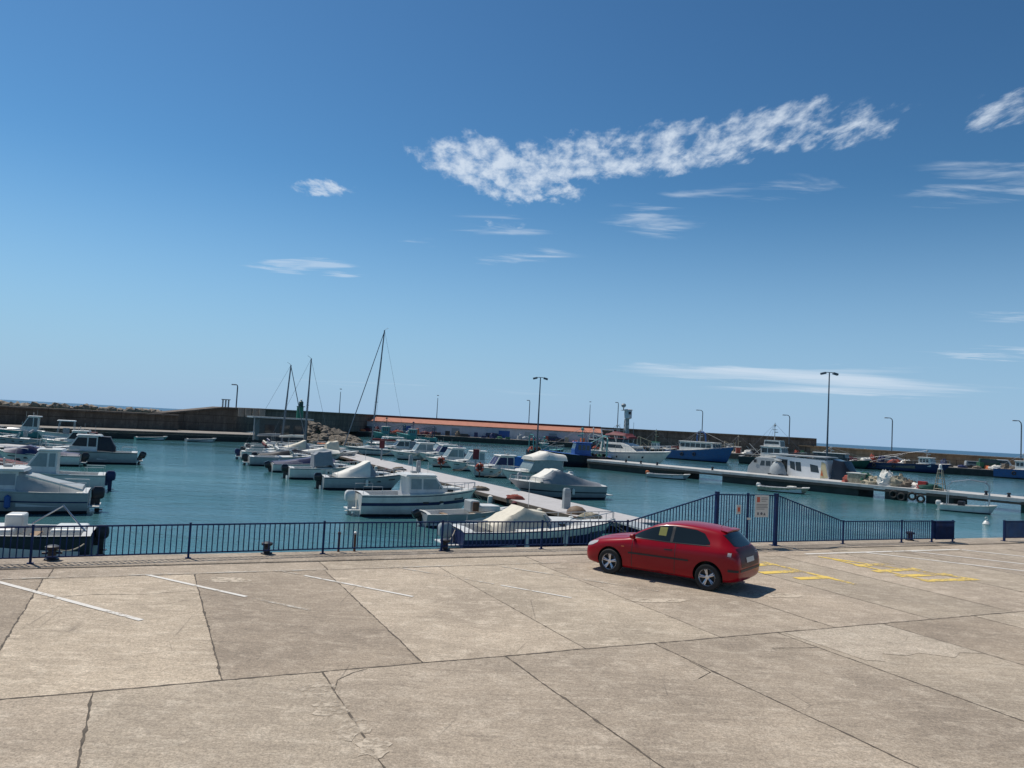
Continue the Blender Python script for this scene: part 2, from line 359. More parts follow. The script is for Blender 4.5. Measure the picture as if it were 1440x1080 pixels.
# ------------------------------------------------------------------ the quay in its own grid: u along the edge, v towards the camera
QA = Vector((-10.3626, 17.0956)); QD = Vector((.90559218, .42414952)); QN = Vector((.42414952, -.90559218)); QANG = atan2(QD.y, QD.x)
def Q(u, v, z=0.0):
    p = QA + QD*u + QN*v; return Vector((p.x, p.y, z))
U0, U1 = -46.0, 104.0; EDGE = -.85
def slabs():
    mb = MB(); tints = []
    rnd = random.Random(3)
    def cell(u0, v0, u1, v1, tn, z=0.0):
        mb.add([Q(u0, v0, z), Q(u1, v0, z), Q(u1, v1, z), Q(u0, v1, z)], [(0, 1, 2, 3)]); tints.append(tn)
    rows = [(.45, 1.55, .5, 5.7), (1.55, 8.8, .43, 2.835), (8.8, 16.1, 1.75, 2.84), (16.1, 23.4, .43, 2.84), (23.4, 30.7, 1.75, 2.84), (30.7, 60, 0, 2.84)]
    special = {(1, 0): (1.16, 1.15, 1.12), (1, 1): (.84, .82, .80), (1, 2): (1.12, 1.11, 1.09), (1, 3): (1.08, 1.08, 1.06), (1, 4): (.97, .96, .95), (1, -1): (.80, .78, .76),
               (2, 0): (.96, .96, .95), (2, 1): (.95, .94, .93), (2, 2): (.93, .92, .91), (2, 3): (.88, .87, .86), (2, 4): (.97, .97, .96), (2, 5): (.86, .84, .82), (2, -1): (.97, .96, .95)}
    for ri, (v0, v1, us, du) in enumerate(rows):
        k0 = int(math.floor((U0-us)/du)); k1 = int(math.ceil((U1-us)/du))
        for k in range(k0, k1):
            b = rnd.uniform(.84, 1.08); tn = special.get((ri, k), (b, b*rnd.uniform(.985, 1.0), b*rnd.uniform(.97, 1.0)))
            cell(us+k*du, v0, us+(k+1)*du, v1, tn)
    o = mb.build('quay_ground', 'ground'); me = o.data
    a = me.color_attributes.new('tint', 'FLOAT_COLOR', 'CORNER')
    for p in me.polygons:
        for li in p.loop_indices: a.data[li].color = (*tints[p.index], 1)
    tag(o, kind='structure')
    # joints
    jb = MB()
    def jag(p, q, wd, seed, z=.004):
        r2 = random.Random(seed); L = (Vector(q)-Vector(p)).length; n = max(4, int(L/.09)); d = (Vector(q)-Vector(p)).normalized(); nn = Vector((-d.y, d.x))
        off = 0; vs = []
        for i in range(n+1):
            t = i/n; off = off*.8 + r2.uniform(-1, 1)*wd*.28; c = Vector(p).lerp(Vector(q), t) + nn*off
            hw = wd*.5*r2.uniform(.35, 1.3)*(1.8 if r2.random() < .06 else 1)
            for sg in (-1, 1): c2 = c + nn*hw*sg; vs.append(Q(c2.x, c2.y, z))
        jb.add(vs, [(2*i, 2*i+1, 2*i+3, 2*i+2) for i in range(n)])
    sd = 0
    for v in (8.8, 16.1, 23.4): sd += 1; jag((U0, v), (70, v), .034, sd)
    jag((U0, 1.55), (60, 1.55), .018, 99)
    for ri, (v0, v1, us, du) in enumerate(rows[:5]):
        for k in range(-14, 24):
            sd += 1; u = us+k*du
            wd = .027 if not (ri == 1 and k in (3, 4)) else .014
            jag((u+.02*sin(sd), v0+.02), (u, v1-.02), wd, sd)
    # broken corner arcs at the middle joint and a few stray cracks
    for pts in ([(4.6, 9.6), (4.72, 9.2), (5.0, 8.95), (5.25, 8.83)], [(.5, 3.4), (1.4, 3.2), (2.3, 3.35), (3.2, 3.2)], [(9.8, 10.6), (10.2, 10.4), (10.25, 9.8)], [(12.2, 9.6), (13.1, 9.8)], [(11.9, 2.2), (12.6, 2.6), (13.2, 2.4), (14.5, 2.7)], [(19.5, 1.0), (20.6, .8), (22.4, 1.15), (24, .9)]):
        for a_, b_ in zip(pts, pts[1:]): sd += 1; jag(a_, b_, .016, sd)
    tag(jb.build('slab_joints', 'crack'), kind='structure')
slabs()
# raised kerb beam carrying the railing and the quay wall below it
mb = MB(); P0 = [(EDGE, -5), (EDGE, .02), (EDGE+.03, .035), (.42, .035), (.45, .02), (.45, -.02)]
mb.loft([[Q(u, v, z) for v, z in P0] for u in (U0, U1)], closed=False); tag(mb.build('quay_kerb', 'kerb'), kind='structure')
mb = MB()
rnd = random.Random(5)
def ragged(mb, u, v, ru, rv, z, seed, rot=0.0):
    r2 = random.Random(seed); n = 18; vs = []
    for i in range(n):
        a = 2*pi*i/n; q = r2.uniform(.62, 1.15); x = ru*q*cos(a); y = rv*q*sin(a); vs.append(Q(u + x*cos(rot)-y*sin(rot), v + x*sin(rot)+y*cos(rot), z))
    mb.add(vs, [tuple(range(n))])
for i, (u, v, ru, rv) in enumerate([(4.38, 9.5, .26, .28), (4.42, 10.2, .26, .3), (4.5, 10.9, .22, .34), (4.62, 11.5, .2, .3), (12.4, 6.0, .8, .25), (15.6, 6.0, .8, .35), (3.9, 2.3, .5, .3), (14.2, 3.6, .8, .22)]):
    ragged(mb, u, v, ru, rv, .0062, i, .3)
tag(mb.build('worn_patches', 'spall'), kind='structure'); mb = MB()
mb.add([Q(u_, v_, .0055) for u_, v_ in ((13.23, 8.84), (15.9, 8.84), (15.92, 10.9), (15.5, 10.75), (15.1, 10.95), (14.7, 10.55), (14.3, 10.62), (13.95, 10.4), (13.6, 10.75), (13.3, 10.6))], [tuple(range(10))])
tag(mb.build('repair_patches', 'patch_light'), kind='structure')
# painted markings
def stripe(mb, a, b, wd, z=.009):
    a = Vector(a); b = Vector(b); d = (b-a).normalized(); n = Vector((-d.y, d.x))*wd/2
    mb.add([Q(*(a-n), z), Q(*(b-n), z), Q(*(b+n), z), Q(*(a+n), z)], [(0, 1, 2, 3)])
mb = MB()
for u in (-5.8, -3.1, -.42): stripe(mb, (u, 1.6), (u+2.68, 5.36), .11)
stripe(mb, (2.32, 1.45), (4.1, 3.95), .10); stripe(mb, (5.55, 2.1), (7.3, 4.6), .085); stripe(mb, (9.6, 3.9), (10.6, 5.38), .07)
stripe(mb, (21.6, 1.32), (29.2, 1.32), .15, .0085)
for u, e in ((26.5, 3.9), (24.3, 3.8), (29.2, 4.4)): stripe(mb, (u, 1.4), (u+e*.70, 1.4+e), .15)
tag(mb.build('parking_lines', 'line_white'), kind='structure')
mb = MB()
stripe(mb, (-.3, 1.46), (12.5, 1.5), .09); stripe(mb, (4.2, 4.1), (5.1, 5.3), .10); stripe(mb, (7.9, 1.5), (9.5, 3.75), .08); stripe(mb, (10.45, 1.6), (13.0, 5.2), .09); stripe(mb, (5.1, 1.5), (5.5, 2.0), .08)
stripe(mb, (13.1, 1.6), (13.9, 2.7), .09)
tag(mb.build('worn_parking_lines', 'line_faint'), kind='structure')
mb = MB()
UV = lambda px, py: ((lambda q: ((q-QA).dot(QD), (q-QA).dot(QN)))(Vector(at(px, py, 0).xy)))
for l, rr in ((((1072, 790), (1203, 822)), (((1062, 795), (1088, 793)), ((1070, 806), (1128, 803)), ((1120, 814), (1168, 812)))), (((1150, 783), (1372, 815)), (((1205, 796), (1252, 793)), ((1230, 804), (1290, 800)), ((1262, 810.5), (1335, 807.5)), ((1298, 817), (1372, 814.5))))):
    stripe(mb, UV(*l[0]), UV(*l[1]), .19, .0085)
    for a_, b_ in rr: stripe(mb, UV(*a_), UV(*b_), .30, .0095)
stripe(mb, UV(1172, 787), UV(1310, 818), .12, .0105)
tag(mb.build('yellow_hatch_marks', 'line_yellow'), kind='structure')

# ------------------------------------------------------------------ water and sea
mb = MB(); mb.add([(-400, 5, WZ), (420, 5, WZ), (420, 236, WZ), (-400, 236, WZ)], [(0, 1, 2, 3)]); tag(mb.build('harbour_water', 'water'), kind='structure')
mb = MB()
R_ = 40000; mb.add([(-R_, -400, -1.7), (R_, -400, -1.7), (R_, R_, -1.7), (-R_, R_, -1.7)], [(0, 1, 2, 3)]); tag(mb.build('sea', 'sea'), kind='structure')

# ------------------------------------------------------------------ breakwater
def strip_wall(name, pts, z0, tops, thick, mt, label, cat, kind=None):
    """a wall along a polyline, each vertex with its own top height"""
    mb = MB(); n = len(pts); rings = []
    for i in range(n):
        p = Vector(pts[i]); a = Vector(pts[max(i-1, 0)]); b = Vector(pts[min(i+1, n-1)]); d = (b-a).normalized(); nn = Vector((-d.y, d.x))*thick
        if nn.y < 0: nn = -nn
        q = p + nn
        rings.append([(p.x, p.y, z0), (p.x, p.y, tops[i]-.25), (p.x-nn.x*.12, p.y-nn.y*.12, tops[i]-.25), (p.x-nn.x*.12, p.y-nn.y*.12, tops[i]), (q.x, q.y, tops[i]), (q.x, q.y, z0)])
    mb.loft(rings); o = mb.build(name, mt)
    return tag(o, label, cat, kind=kind)
mleft = [(-150, 36), (-69.7, 105.0), (-43.5, 127.5), (-37, 133)]
mb = MB()
rings = []
for (x, y) in mleft:
    nx, ny = -.66, .75
    rings.append([(x, y, -5), (x, y, -.45), (x-.15, y-.15, -.45), (x-.15, y-.15, -.05), (x+nx*17, y+ny*17, -.05), (x+nx*17, y+ny*17, -5)])
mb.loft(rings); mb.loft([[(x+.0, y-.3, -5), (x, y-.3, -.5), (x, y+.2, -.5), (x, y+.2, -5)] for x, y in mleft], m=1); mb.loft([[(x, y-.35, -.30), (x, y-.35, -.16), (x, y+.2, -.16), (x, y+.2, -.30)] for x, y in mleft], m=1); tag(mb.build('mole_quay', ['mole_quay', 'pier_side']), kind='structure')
strip_wall('breakwater_wall', [(-157, 44), (-76.5, 114.5), (-56.6, 131.5)], -.1, [2.7, 2.65, 2.62], 5, 'mole_wall', 'long stained concrete breakwater wall behind the left quay, sea and rocks behind it', 'wall')
tall = [(-56.0, 132), (-51.5, 141), (-50.0, 156), (-42, 226), (32, 229), (73, 186), (78, 184)]
strip_wall('breakwater_wall', [(-60.5, 133.5), (-53.0, 140.2), (-50.6, 142.4), (-49, 160)], -.1, [2.8, 4.3, 4.4, 4.6], 5, 'mole_wall', 'taller brown breakwater wall with a ramped end, behind the dark waterside hut', 'wall')
strip_wall('breakwater_wall', [(-49, 160), (-40, 228), (34, 232), (76, 194)], -.1, [4.62, 5.0, 4.9, 4.75], 4, 'mole_wall', 'tall breakwater wall running behind the long orange roofed shed and the trawlers', 'wall')
strip_wall('breakwater_wall', [(74, 196), (86, 184), (113, 169), (190, 130)], -.1, [2.9, 2.75, 2.7, 2.5], 5, 'mole_wall_tan', 'low tan breakwater wall on the right, open sea showing above it', 'wall')
far = [(-49, 160), (-49, 214), (24, 214), (52, 188), (74, 166.5), (103, 152), (190, 112)]
mb = MB()
rings = []
for i, (x, y) in enumerate(far):
    k = 22 if i > 1 else 0
    rings.append([(x, y, -5), (x, y, -.5), (x-.1, y-.3, -.5), (x-.1, y-.3, .1), (x+(8 if i > 2 else 2), y+18, .1), (x+(8 if i > 2 else 2), y+18, -5)])
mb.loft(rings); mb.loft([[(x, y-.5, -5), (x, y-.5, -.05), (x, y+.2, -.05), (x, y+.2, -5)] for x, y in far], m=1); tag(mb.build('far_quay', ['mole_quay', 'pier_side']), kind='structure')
# dark band on far quay face is a separate dark strip; rubble on the sea side
def rubble(name, label, path, n, r, zr, spread, seed, up=0.0):
    rnd = random.Random(seed); mb = MB(); seg = []; tot = 0
    for a, b in zip(path, path[1:]): l = (Vector(b)-Vector(a)).length; seg.append((a, b, l)); tot += l
    for i in range(n):
        q = rnd.uniform(0, tot)
        for a, b, l in seg:
            if q <= l: break
            q -= l
        p = Vector(a).lerp(Vector(b), min(1, q/l)); d = (Vector(b)-Vector(a)).normalized(); nn = Vector((-d.y, d.x))
        if nn.y < 0: nn = -nn
        s = rnd.uniform(*spread); p = p + nn*s
        mb.rock((p.x, p.y, zr(s)+rnd.uniform(-.25, .25)), rnd.uniform(*r), seed*1000+i)
    o = mb.build(name, 'rock'); return tag(o, label, 'rocks', kind='stuff')
rubble('rock_armour', 'rough boulders heaped against the sea side of the left breakwater wall', [(-160, 50), (-80, 119), (-60, 136)], 900, (.45, .85), lambda s: 2.86-.10*max(0, s-5), (4.8, 9.5), 11)
rubble('rock_armour', 'boulders heaped behind the low tan breakwater wall on the right', [(77, 200), (89, 188), (116, 173), (190, 134)], 220, (.6, 1.1), lambda s: 2.2-.3*s, (2.0, 7), 12)
# spur of rocks in the middle
rnd = random.Random(21); mb = MB()
for i in range(230):
    t = rnd.random(); px = 424 + 82*t; top = 3.3*(1-t)**1.0; s = rnd.random()
    b = at(px, 622+6*t, WZ); y = b.y + s*11 - 1
    mb.rock((b.x + (y-b.y)*b.x/b.y, y, WZ + (top+.7)*min(1, s*1.6)*rnd.uniform(.75, 1.0)), rnd.uniform(.5, 1.0), 5000+i)
tag(mb.build('rock_spur', 'spur_rock'), 'pile of tan boulders at the end of the mole behind the main pontoon', 'rocks', kind='stuff')
# slatted blocks and small tower on the tall wall
for i, px in enumerate((340.5, 350.5, 361, 370)):
    mb = MB(); c = dep(px, 579.5, 141.5); mb.box((c.x, c.y-.5, 3.55), (1.05, .35, 1.5), rz=.6)
    tag(mb.build('standing_slab', 'mole_quay', bevel=.03), ['pale upright concrete panel nearest the ramped end of the tall wall', 'second pale upright panel along the tall wall from its ramped end', 'third pale upright panel along the tall wall from its ramped end', 'pale upright panel on the tall wall closest to the dark hut'][i], 'slab', 'upright panels on the tall breakwater wall')
c = dep(317, 572, 142); t = thing('lookout_turret', (c.x, c.y, 4.2), .5, 'small grey turret with slots standing on the ramped wall end', 'turret')
mb = MB(); [mb.box((x, 0, .75), (.22, .5, 1.5)) for x in (-.5, 0, .5)]; mb.build('pillar', 'pale_grey', t); MB().box((0, 0, 1.58), (1.5, .8, .16)).build('cap', 'grey', t); MB().box((0, .1, -.3), (1.5, .7, 1.0)).build('base', 'mole_wall', t)

# long shed with orange roof
def shed(px0, px1, label):
    a = dep(px0, 590, 221); b = dep(px1, 604, 221); x0, x1 = a.x, b.x; t = thing('harbour_shed', ((x0+x1)/2, 224, .1), 0, label, 'building')
    L = x1-x0; hw = L/2
    MB().box((0, 0, 1.5), (L, 6, 3.0)).build('wall', 'wall_white', t)
    mb = MB(); mb.loft([[(x, -3.5, 2.95), (x, -3.5, 3.1), (x, 3.2, 4.35), (x, 3.2, 4.2)] for x in (-hw-.4, hw+.4)]); mb.build('roof', 'roof_orange', t)
    MB().box((0, 3.3, 4.6), (L+1, .5, .55)).build('ridge', 'roof_edge', t)
    mb = MB(); n = int(L/7)
    for i in range(n):
        x = -hw + 3.5 + i*7
        d = MB().box((x, -3.02, 1.15), (2.2 if i % 3 else 3.2, .08, 2.1)); d.build('door', ['grey', 'pale_grey', 'blue', 'wall_white'][(i*7) % 4], t)
shed(487, 846, 'long low white harbour shed with an orange roof across the water')

# hut beside the rocks
c = at(388, 620, -.05); t = thing('waterside_hut', (c.x, c.y+2, -.05), .5, 'dark flat roofed hut on the quay in front of the tall wall', 'hut')
MB().box((0, 0, 1.5), (6.5, 3.4, 3.0)).build('wall', 'hut', t); MB().box((-.2, 0, 3.12), (8.2, 4.4, .2)).build('roof', 'pale_grey', t)
for x in (-1.9, .1, 2.0): MB().box((x, -1.72, 1.6), (1.3, .06, 1.2)).build('window', 'glass', t)
MB().box((-4.0, -1.9, 1.55), (.12, .12, 3.1)).build('post', 'grey', t)
# green harbour light
c = dep(420.5, 600, 136); t = thing('harbour_light', (c.x, c.y, .5), 0, 'green harbour light column rising above the rocks', 'beacon')
MB().lathe((0, 0, 0), [(.75, 0), (.7, 2.2), (.62, 2.4), (.58, 4.6)]).build('tower', 'green', t, smooth=True); MB().lathe((.1, 0, 4.6), [(.75, 0), (.75, .12), (.4, .14), (.38, .9), (.1, 1.1)]).build('lantern', 'dark_green', t, smooth=True)
MB().lathe((.1, 0, 5.6), [(.16, 0), (.16, .3), (.03, .4)]).build('lamp', 'white', t)

# ------------------------------------------------------------------ lamps
def street_lamp(base, h, label, arm=1.3, rz=0.0, r=.1, group='street lamps along the breakwater'):
    t = thing('street_lamp', base, rz, label, 'street lamp', group)
    pts = [(0, 0, 0), (0, 0, h*.9)]; 
    if arm: pts += [(-.08*arm, 0, h*.96), (-.4*arm, 0, h), (-arm, 0, h+.02)]
    MB().tube(pts, r, 7, r2=r*.6).build('pole', 'pole', t, smooth=True)
    MB().box((-arm-.25 if arm else 0, 0, h+.0), (.8 if arm else .55, .35, .22)).build('lamp_head', 'grey', t, bevel=.04)
    return t
for px, py, top, Y, arm, lb in ((332, 574, 541, 146, .5, 'street lamp above the ramped wall end beside the turret'), (477, 582, 547, 215, 0, 'street lamp just right of the green harbour light'), (614, 589, 556, 230, 0, 'street lamp behind the left half of the orange roof'),
      (743.5, 596, 563, 231, .3, 'street lamp behind the orange roof, just left of the tall twin headed lamp'), (828.5, 601, 565, 232, 0, 'thin pole light rising behind the right end of the orange roof'), (868, 604, 566, 228, .3, 'thin street lamp just left of the white signal tower'),
      (987, 612, 577, 215, 1.2, 'curved street lamp behind the blue trawler'), (1109.5, 622, 584, 196, 1.2, 'curved street lamp where the tall wall steps down to the low one'), (1254, 632, 588, 180, 1.2, 'curved street lamp on the low wall, first one right of the tall twin headed lamp'), (1435.5, 655, 592, 160, 1.2, 'curved street lamp at the far right edge of the photo')):
    b = dep(px, py, Y); e = dep(px, top, Y); street_lamp((b.x, Y, b.z-.5), e.z-b.z+.5, lb, arm, r=.13)
def twin_lamp(base, h, label):
    t = thing('twin_lamp', base, 0, label, 'street lamp', 'tall twin headed lamps')
    MB().tube([(0, 0, 0), (0, 0, h)], .13, 8, r2=.07).build('pole', 'pole', t, smooth=True)
    MB().tube([(-.75, 0, h-.1), (-.3, 0, h+.02), (.3, 0, h+.02), (.75, 0, h-.1)], .045, 6).build('crossarm', 'pole', t)
    for s in (-1, 1): MB().box((s*.72, 0, h-.12), (.62, .42, .26), ry=s*.25).build('lamp_head', 'pole', t, bevel=.05)
    MB().lathe((0, 0, 0), [(.25, 0), (.25, .04), (.15, .06)]).build('base', 'pole', t)
    return t
def pixh(px0, py0, px1, py1, z):   # height of a vertical thing from its foot and top pixels
    b = at(px0, py0, z); d = ray(px1, py1); return b, H + b.y/d.y*d.z - z
b, h = pixh(1162, 668, 1166.5, 524, -.1); twin_lamp(b, h, 'tall twin headed lamp on the pier beside the houseboat')
b, h = pixh(754.5, 640, 760, 531, -.1); twin_lamp(b, h, 'tall twin headed lamp rising beside the dark trawler')

# ------------------------------------------------------------------ piers
PA = at(1016, 678); PB = at(1302, 707.5)
PD = (PB-PA).xy.normalized(); PN = Vector((-PD.y, PD.x))   # PN points away from the camera
if PN.y < 0: PN = -PN
PANG = atan2(PD.y, PD.x)
def PP(px, n=0.0, z=0.0):
    """point on the pier front line seen at column px of the waterline"""
    d = ray(px, 660); # intersect in plan
    k = (PA.y - PA.x*d.y/d.x) if abs(d.x) > 1e-6 else 0
    den = PD.x*d.y - PD.y*d.x; s = (PA.y*d.x - PA.x*d.y)/den
    p = PA.xy + PD*s + PN*n; return Vector((p.x, p.y, z)), s
def pierbox(name, mt, s0, s1, n0, n1, z0, z1, parent=None, bevel=0.0):
    mb = MB(); c = PA.xy + PD*((s0+s1)/2) + PN*((n0+n1)/2)
    mb.box((c.x, c.y, (z0+z1)/2), (s1-s0, n1-n0, z1-z0), rz=PANG); o = mb.build(name, mt, parent, bevel=bevel); return o
sx = lambda px: PP(px)[1]
sl_, sr_ = sx(826), sx(1560)
pt = thing('concrete_pier', (0, 0, 0), 0, 'long grey concrete pier on dark blocks crossing the harbour on the right', 'pier')
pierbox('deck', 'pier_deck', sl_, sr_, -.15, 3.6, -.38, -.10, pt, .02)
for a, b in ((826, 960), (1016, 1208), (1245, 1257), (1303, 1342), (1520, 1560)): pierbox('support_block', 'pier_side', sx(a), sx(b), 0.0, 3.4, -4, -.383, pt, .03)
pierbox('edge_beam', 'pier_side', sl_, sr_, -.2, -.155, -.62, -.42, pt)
for px in (1437,):
    p, s = PP(px, .5); MB().tube([(p.x, p.y, -3), (p.x, p.y, -.39)], .16, 8).build('pile', 'dark_green', pt)
for i, px in enumerate((1259, 1270, 1285, 1297)):
    p, s = PP(px, -.24, -.95 if i % 2 else -.78); mb = MB().torus(p, .30, .11, 'y', 18, 8, rz=PANG)
    tag(mb.build('tyre_fender', 'rubber', smooth=True), ['tyre fender hanging from the pier, leftmost of four', 'tyre fender hanging from the pier, second from the left', 'tyre fender hanging from the pier, third from the left', 'tyre fender hanging from the pier next to the grey support block'][i], 'tyre', 'tyres hanging under the pier')
# small fittings on the pier
for i, px in enumerate((878, 899, 922, 1000, 1386, 1418)):
    p, s = PP(px, .25, -.1); mb = MB().lathe(p, [(.16, 0), (.13, .06), (.09, .22), (.17, .28), (.15, .36), (.05, .38)], 10)
    tag(mb.build('mooring_bollard', 'dark', smooth=True), ['small dark bollard on the pier before the white motor yacht, leftmost', 'small dark bollard on the pier before the bow of the white motor yacht', 'small dark bollard on the pier above the grey tender', 'small dark bollard on the pier left of the grey stern cabin', 'small dark bollard on the pier right of the white boat with an arch', 'small dark bollard on the pier nearest the right frame edge'][i], 'bollard', 'bollards on the concrete pier')

def pontoon(name, p0, p1, wd, label, blocks=True, z=-.8):
    p0 = Vector(p0); p1 = Vector(p1); d = (p1-p0); L = d.length; d.normalize(); ang = atan2(d.y, d.x); c = (p0+p1)/2
    t = thing(name, (c.x, c.y, z), ang, label, 'pontoon')
    MB().box((0, 0, -.08), (L, wd, .16)).build('deck', 'pontoon_deck', t, bevel=.015)
    for s in (-1, 1): MB().box((0, s*(wd/2+.05), -.12), (L, .09, .20)).build('edge_timber', 'timber', t)
    n = int(L/6)
    for i in range(n):
        x = -L/2 + 3 + i*(L-6)/max(1, n-1); MB().box((x, 0, -.52), (4.4, wd-.35, .70)).build('float', 'pier_side', t, bevel=.04)
    return t
DP = Vector((.424, -.9056))    # along the main pontoon towards the quay
pe = Vector(at(905, 729, -.8).xy) ; RE = pe  # right near corner
WID = 3.5; cnt = pe - QD*WID/2
far_end = cnt - DP*66
pontoon('main_pontoon', far_end, cnt + DP*1.5, WID, 'long pale decked pontoon reaching out from the quay between the rows of boats')
def PM(s, n, z=-.8):    # s metres from near end, n metres right of the centre
    q = cnt - DP*s + QD*n; return Vector((q.x, q.y, z))
# gangway up to the quay
g0 = PM(-1.3, -.4, -.72); g1 = Q(19.0, -.8, .08)
t = thing('gangway', g0, 0, 'narrow metal gangway from the pontoon up to the quay behind the red car', 'gangway'); d = g1-g0; n_ = Vector((d.y, -d.x, 0)).normalized()*.5
MB().add([-n_, n_, d+n_, d-n_, -n_-Vector((0, 0, .08)), n_-Vector((0, 0, .08)), d+n_-Vector((0, 0, .08)), d-n_-Vector((0, 0, .08))], [(0, 1, 2, 3), (4, 5, 6, 7), (0, 1, 5, 4), (1, 2, 6, 5), (2, 3, 7, 6), (3, 0, 4, 7)]).build('walkway', 'pale_grey', t)
b0 = at(486, 630.5, -.8); b1 = at(404, 625.5, -.8); pontoon('cross_pontoon', (b0.x, b0.y), (b1.x, b1.y), 2.6, 'pale cross pontoon at the far end of the main one, below the two shorter masts')
a0 = at(-140, 632, -.8); a1 = at(36, 626, -.8)
pontoon('left_pontoon', (a0.x-4, a0.y-4), (a1.x, a1.y), 4.6, 'short pale pontoon end at the left edge between the moored boats')

def pedestal(p, label, sc=1.0, tilt=0.0):
    t = thing('service_pedestal', p, QANG+tilt, label, 'service pedestal', 'service pedestals on the pontoons')
    MB().loft([[(x*a*sc, y*a*sc, z*sc) for x, y in ((-.2, -.13), (.2, -.13), (.2, .13), (-.2, .13))] for a, z in ((1.05, 0), (1, .05), (.95, .95), (.7, 1.08))]).build('cabinet', 'pale_grey', t, bevel=.02)
    MB().box((0, -.135*sc, .72*sc), (.26*sc, .015, .22*sc)).build('socket_panel', 'grey', t); MB().box((0, 0, -.01), (.5, .36, .03)).build('base', 'grey', t)
    return t
def pixon(px, py, z=-.8): return at(px, py, z)
for px, py, lb, s in ((796, 715, 'white service pedestal nearest the quay on the main pontoon', 1.05), (730, 684, 'white service pedestal on the main pontoon beside the grey covered speedboat', .95), (588, 664, 'white service pedestal on the main pontoon above the blue striped cabin boat', .95), (577, 653, 'white service pedestal on the far side of the main pontoon', .9), (35, 620, 'white service pedestal at the tip of the left pontoon', 1.1)):
    pedestal(pixon(px, py), lb, s)
def buoy_post(px, py, label, hgt=1.3, mt='rust', sg=1):
    p = pixon(px, py); t = thing('lifebuoy_stand', p, 0, label, 'lifebuoy', 'red and white lifebuoys on stands')
    MB().box((0, 0, hgt/2), (.12, .1, hgt)).build('post', mt, t); MB().box((0, 0, hgt*.62), (.62, .06, .62)).build('backboard', 'maroon', t)
    MB().torus((0, -.12, hgt*.62), .29, .085, 'y', 24, 8, seg=lambda i: 1 if (i % 6) in (0,) else 0).build('lifebuoy', ['signred', 'white'], t, smooth=True)
buoy_post(620, 660, 'red lifebuoy on a stand, left of the white hardtop boats'); buoy_post(674, 671, 'red lifebuoy on a stand in front of the boat with a blue cover'); 
def red_post(px, py, label):
    p = pixon(px, py); t = thing('hose_post', p, 0, label, 'post', 'red topped posts on the pontoon')
    MB().box((0, 0, .75), (.16, .16, 1.5)).build('post', 'grey', t); MB().box((0, 0, 1.75), (.55, .35, .9)).build('cabinet', 'maroon', t, bevel=.05)
red_post(536, 647, 'maroon box on a post by the far sailing boat'); red_post(668, 666, 'maroon box on a post behind the middle lifebuoy')
# clutter and fenders hung on the pontoon's left edge
rnd = random.Random(8)
for i in range(15):
    s = 1 + i*3.4; p = PM(s, -WID/2-.25-.1*rnd.random(), -1.0); 
    mb = MB().lathe((p.x, p.y, p.z-.12), [(.05, -.32), (.15, -.26), (.17, 0), (.15, .26), (.05, .32)], 10)
    tag(mb.build('pontoon_fender', ['white', 'cream', 'maroon', 'canvas'][i % 4], smooth=True), ('%s fender on the main pontoon edge, %s from the quay' % (['white', 'cream', 'maroon', 'off white'][i % 4], ORD[i])), 'fender', 'fenders along the near side of the main pontoon')
for i, (s, mt, lb) in enumerate(((.2, 'net_tan', 'tan coil of rope at the near end of the main pontoon'), (9, 'net_red', 'reddish heap of rope on the pontoon edge beside the dinghy'), (14.5, 'net', 'dark heap of rope on the pontoon edge by the blue striped boat'), (33, 'net', 'dark heap of gear on the far part of the pontoon'))):
    p = PM(s, -WID/2+.35, -.8); tag(MB().blob(p, (1.2, .6, .28), seed=i).build('rope_heap', mt, smooth=True), lb, 'rope')
p = at(810, 722, -.8); mb = MB(); mb.lathe((p.x, p.y-.2, -.86), [(.55, 0), (.5, .25), (.3, .42), (.05, .48)], 12); tag(mb.build('upturned_tub', 'wood', smooth=True), 'rusty brown rounded tub lying at the near end of the pontoon', 'tub')
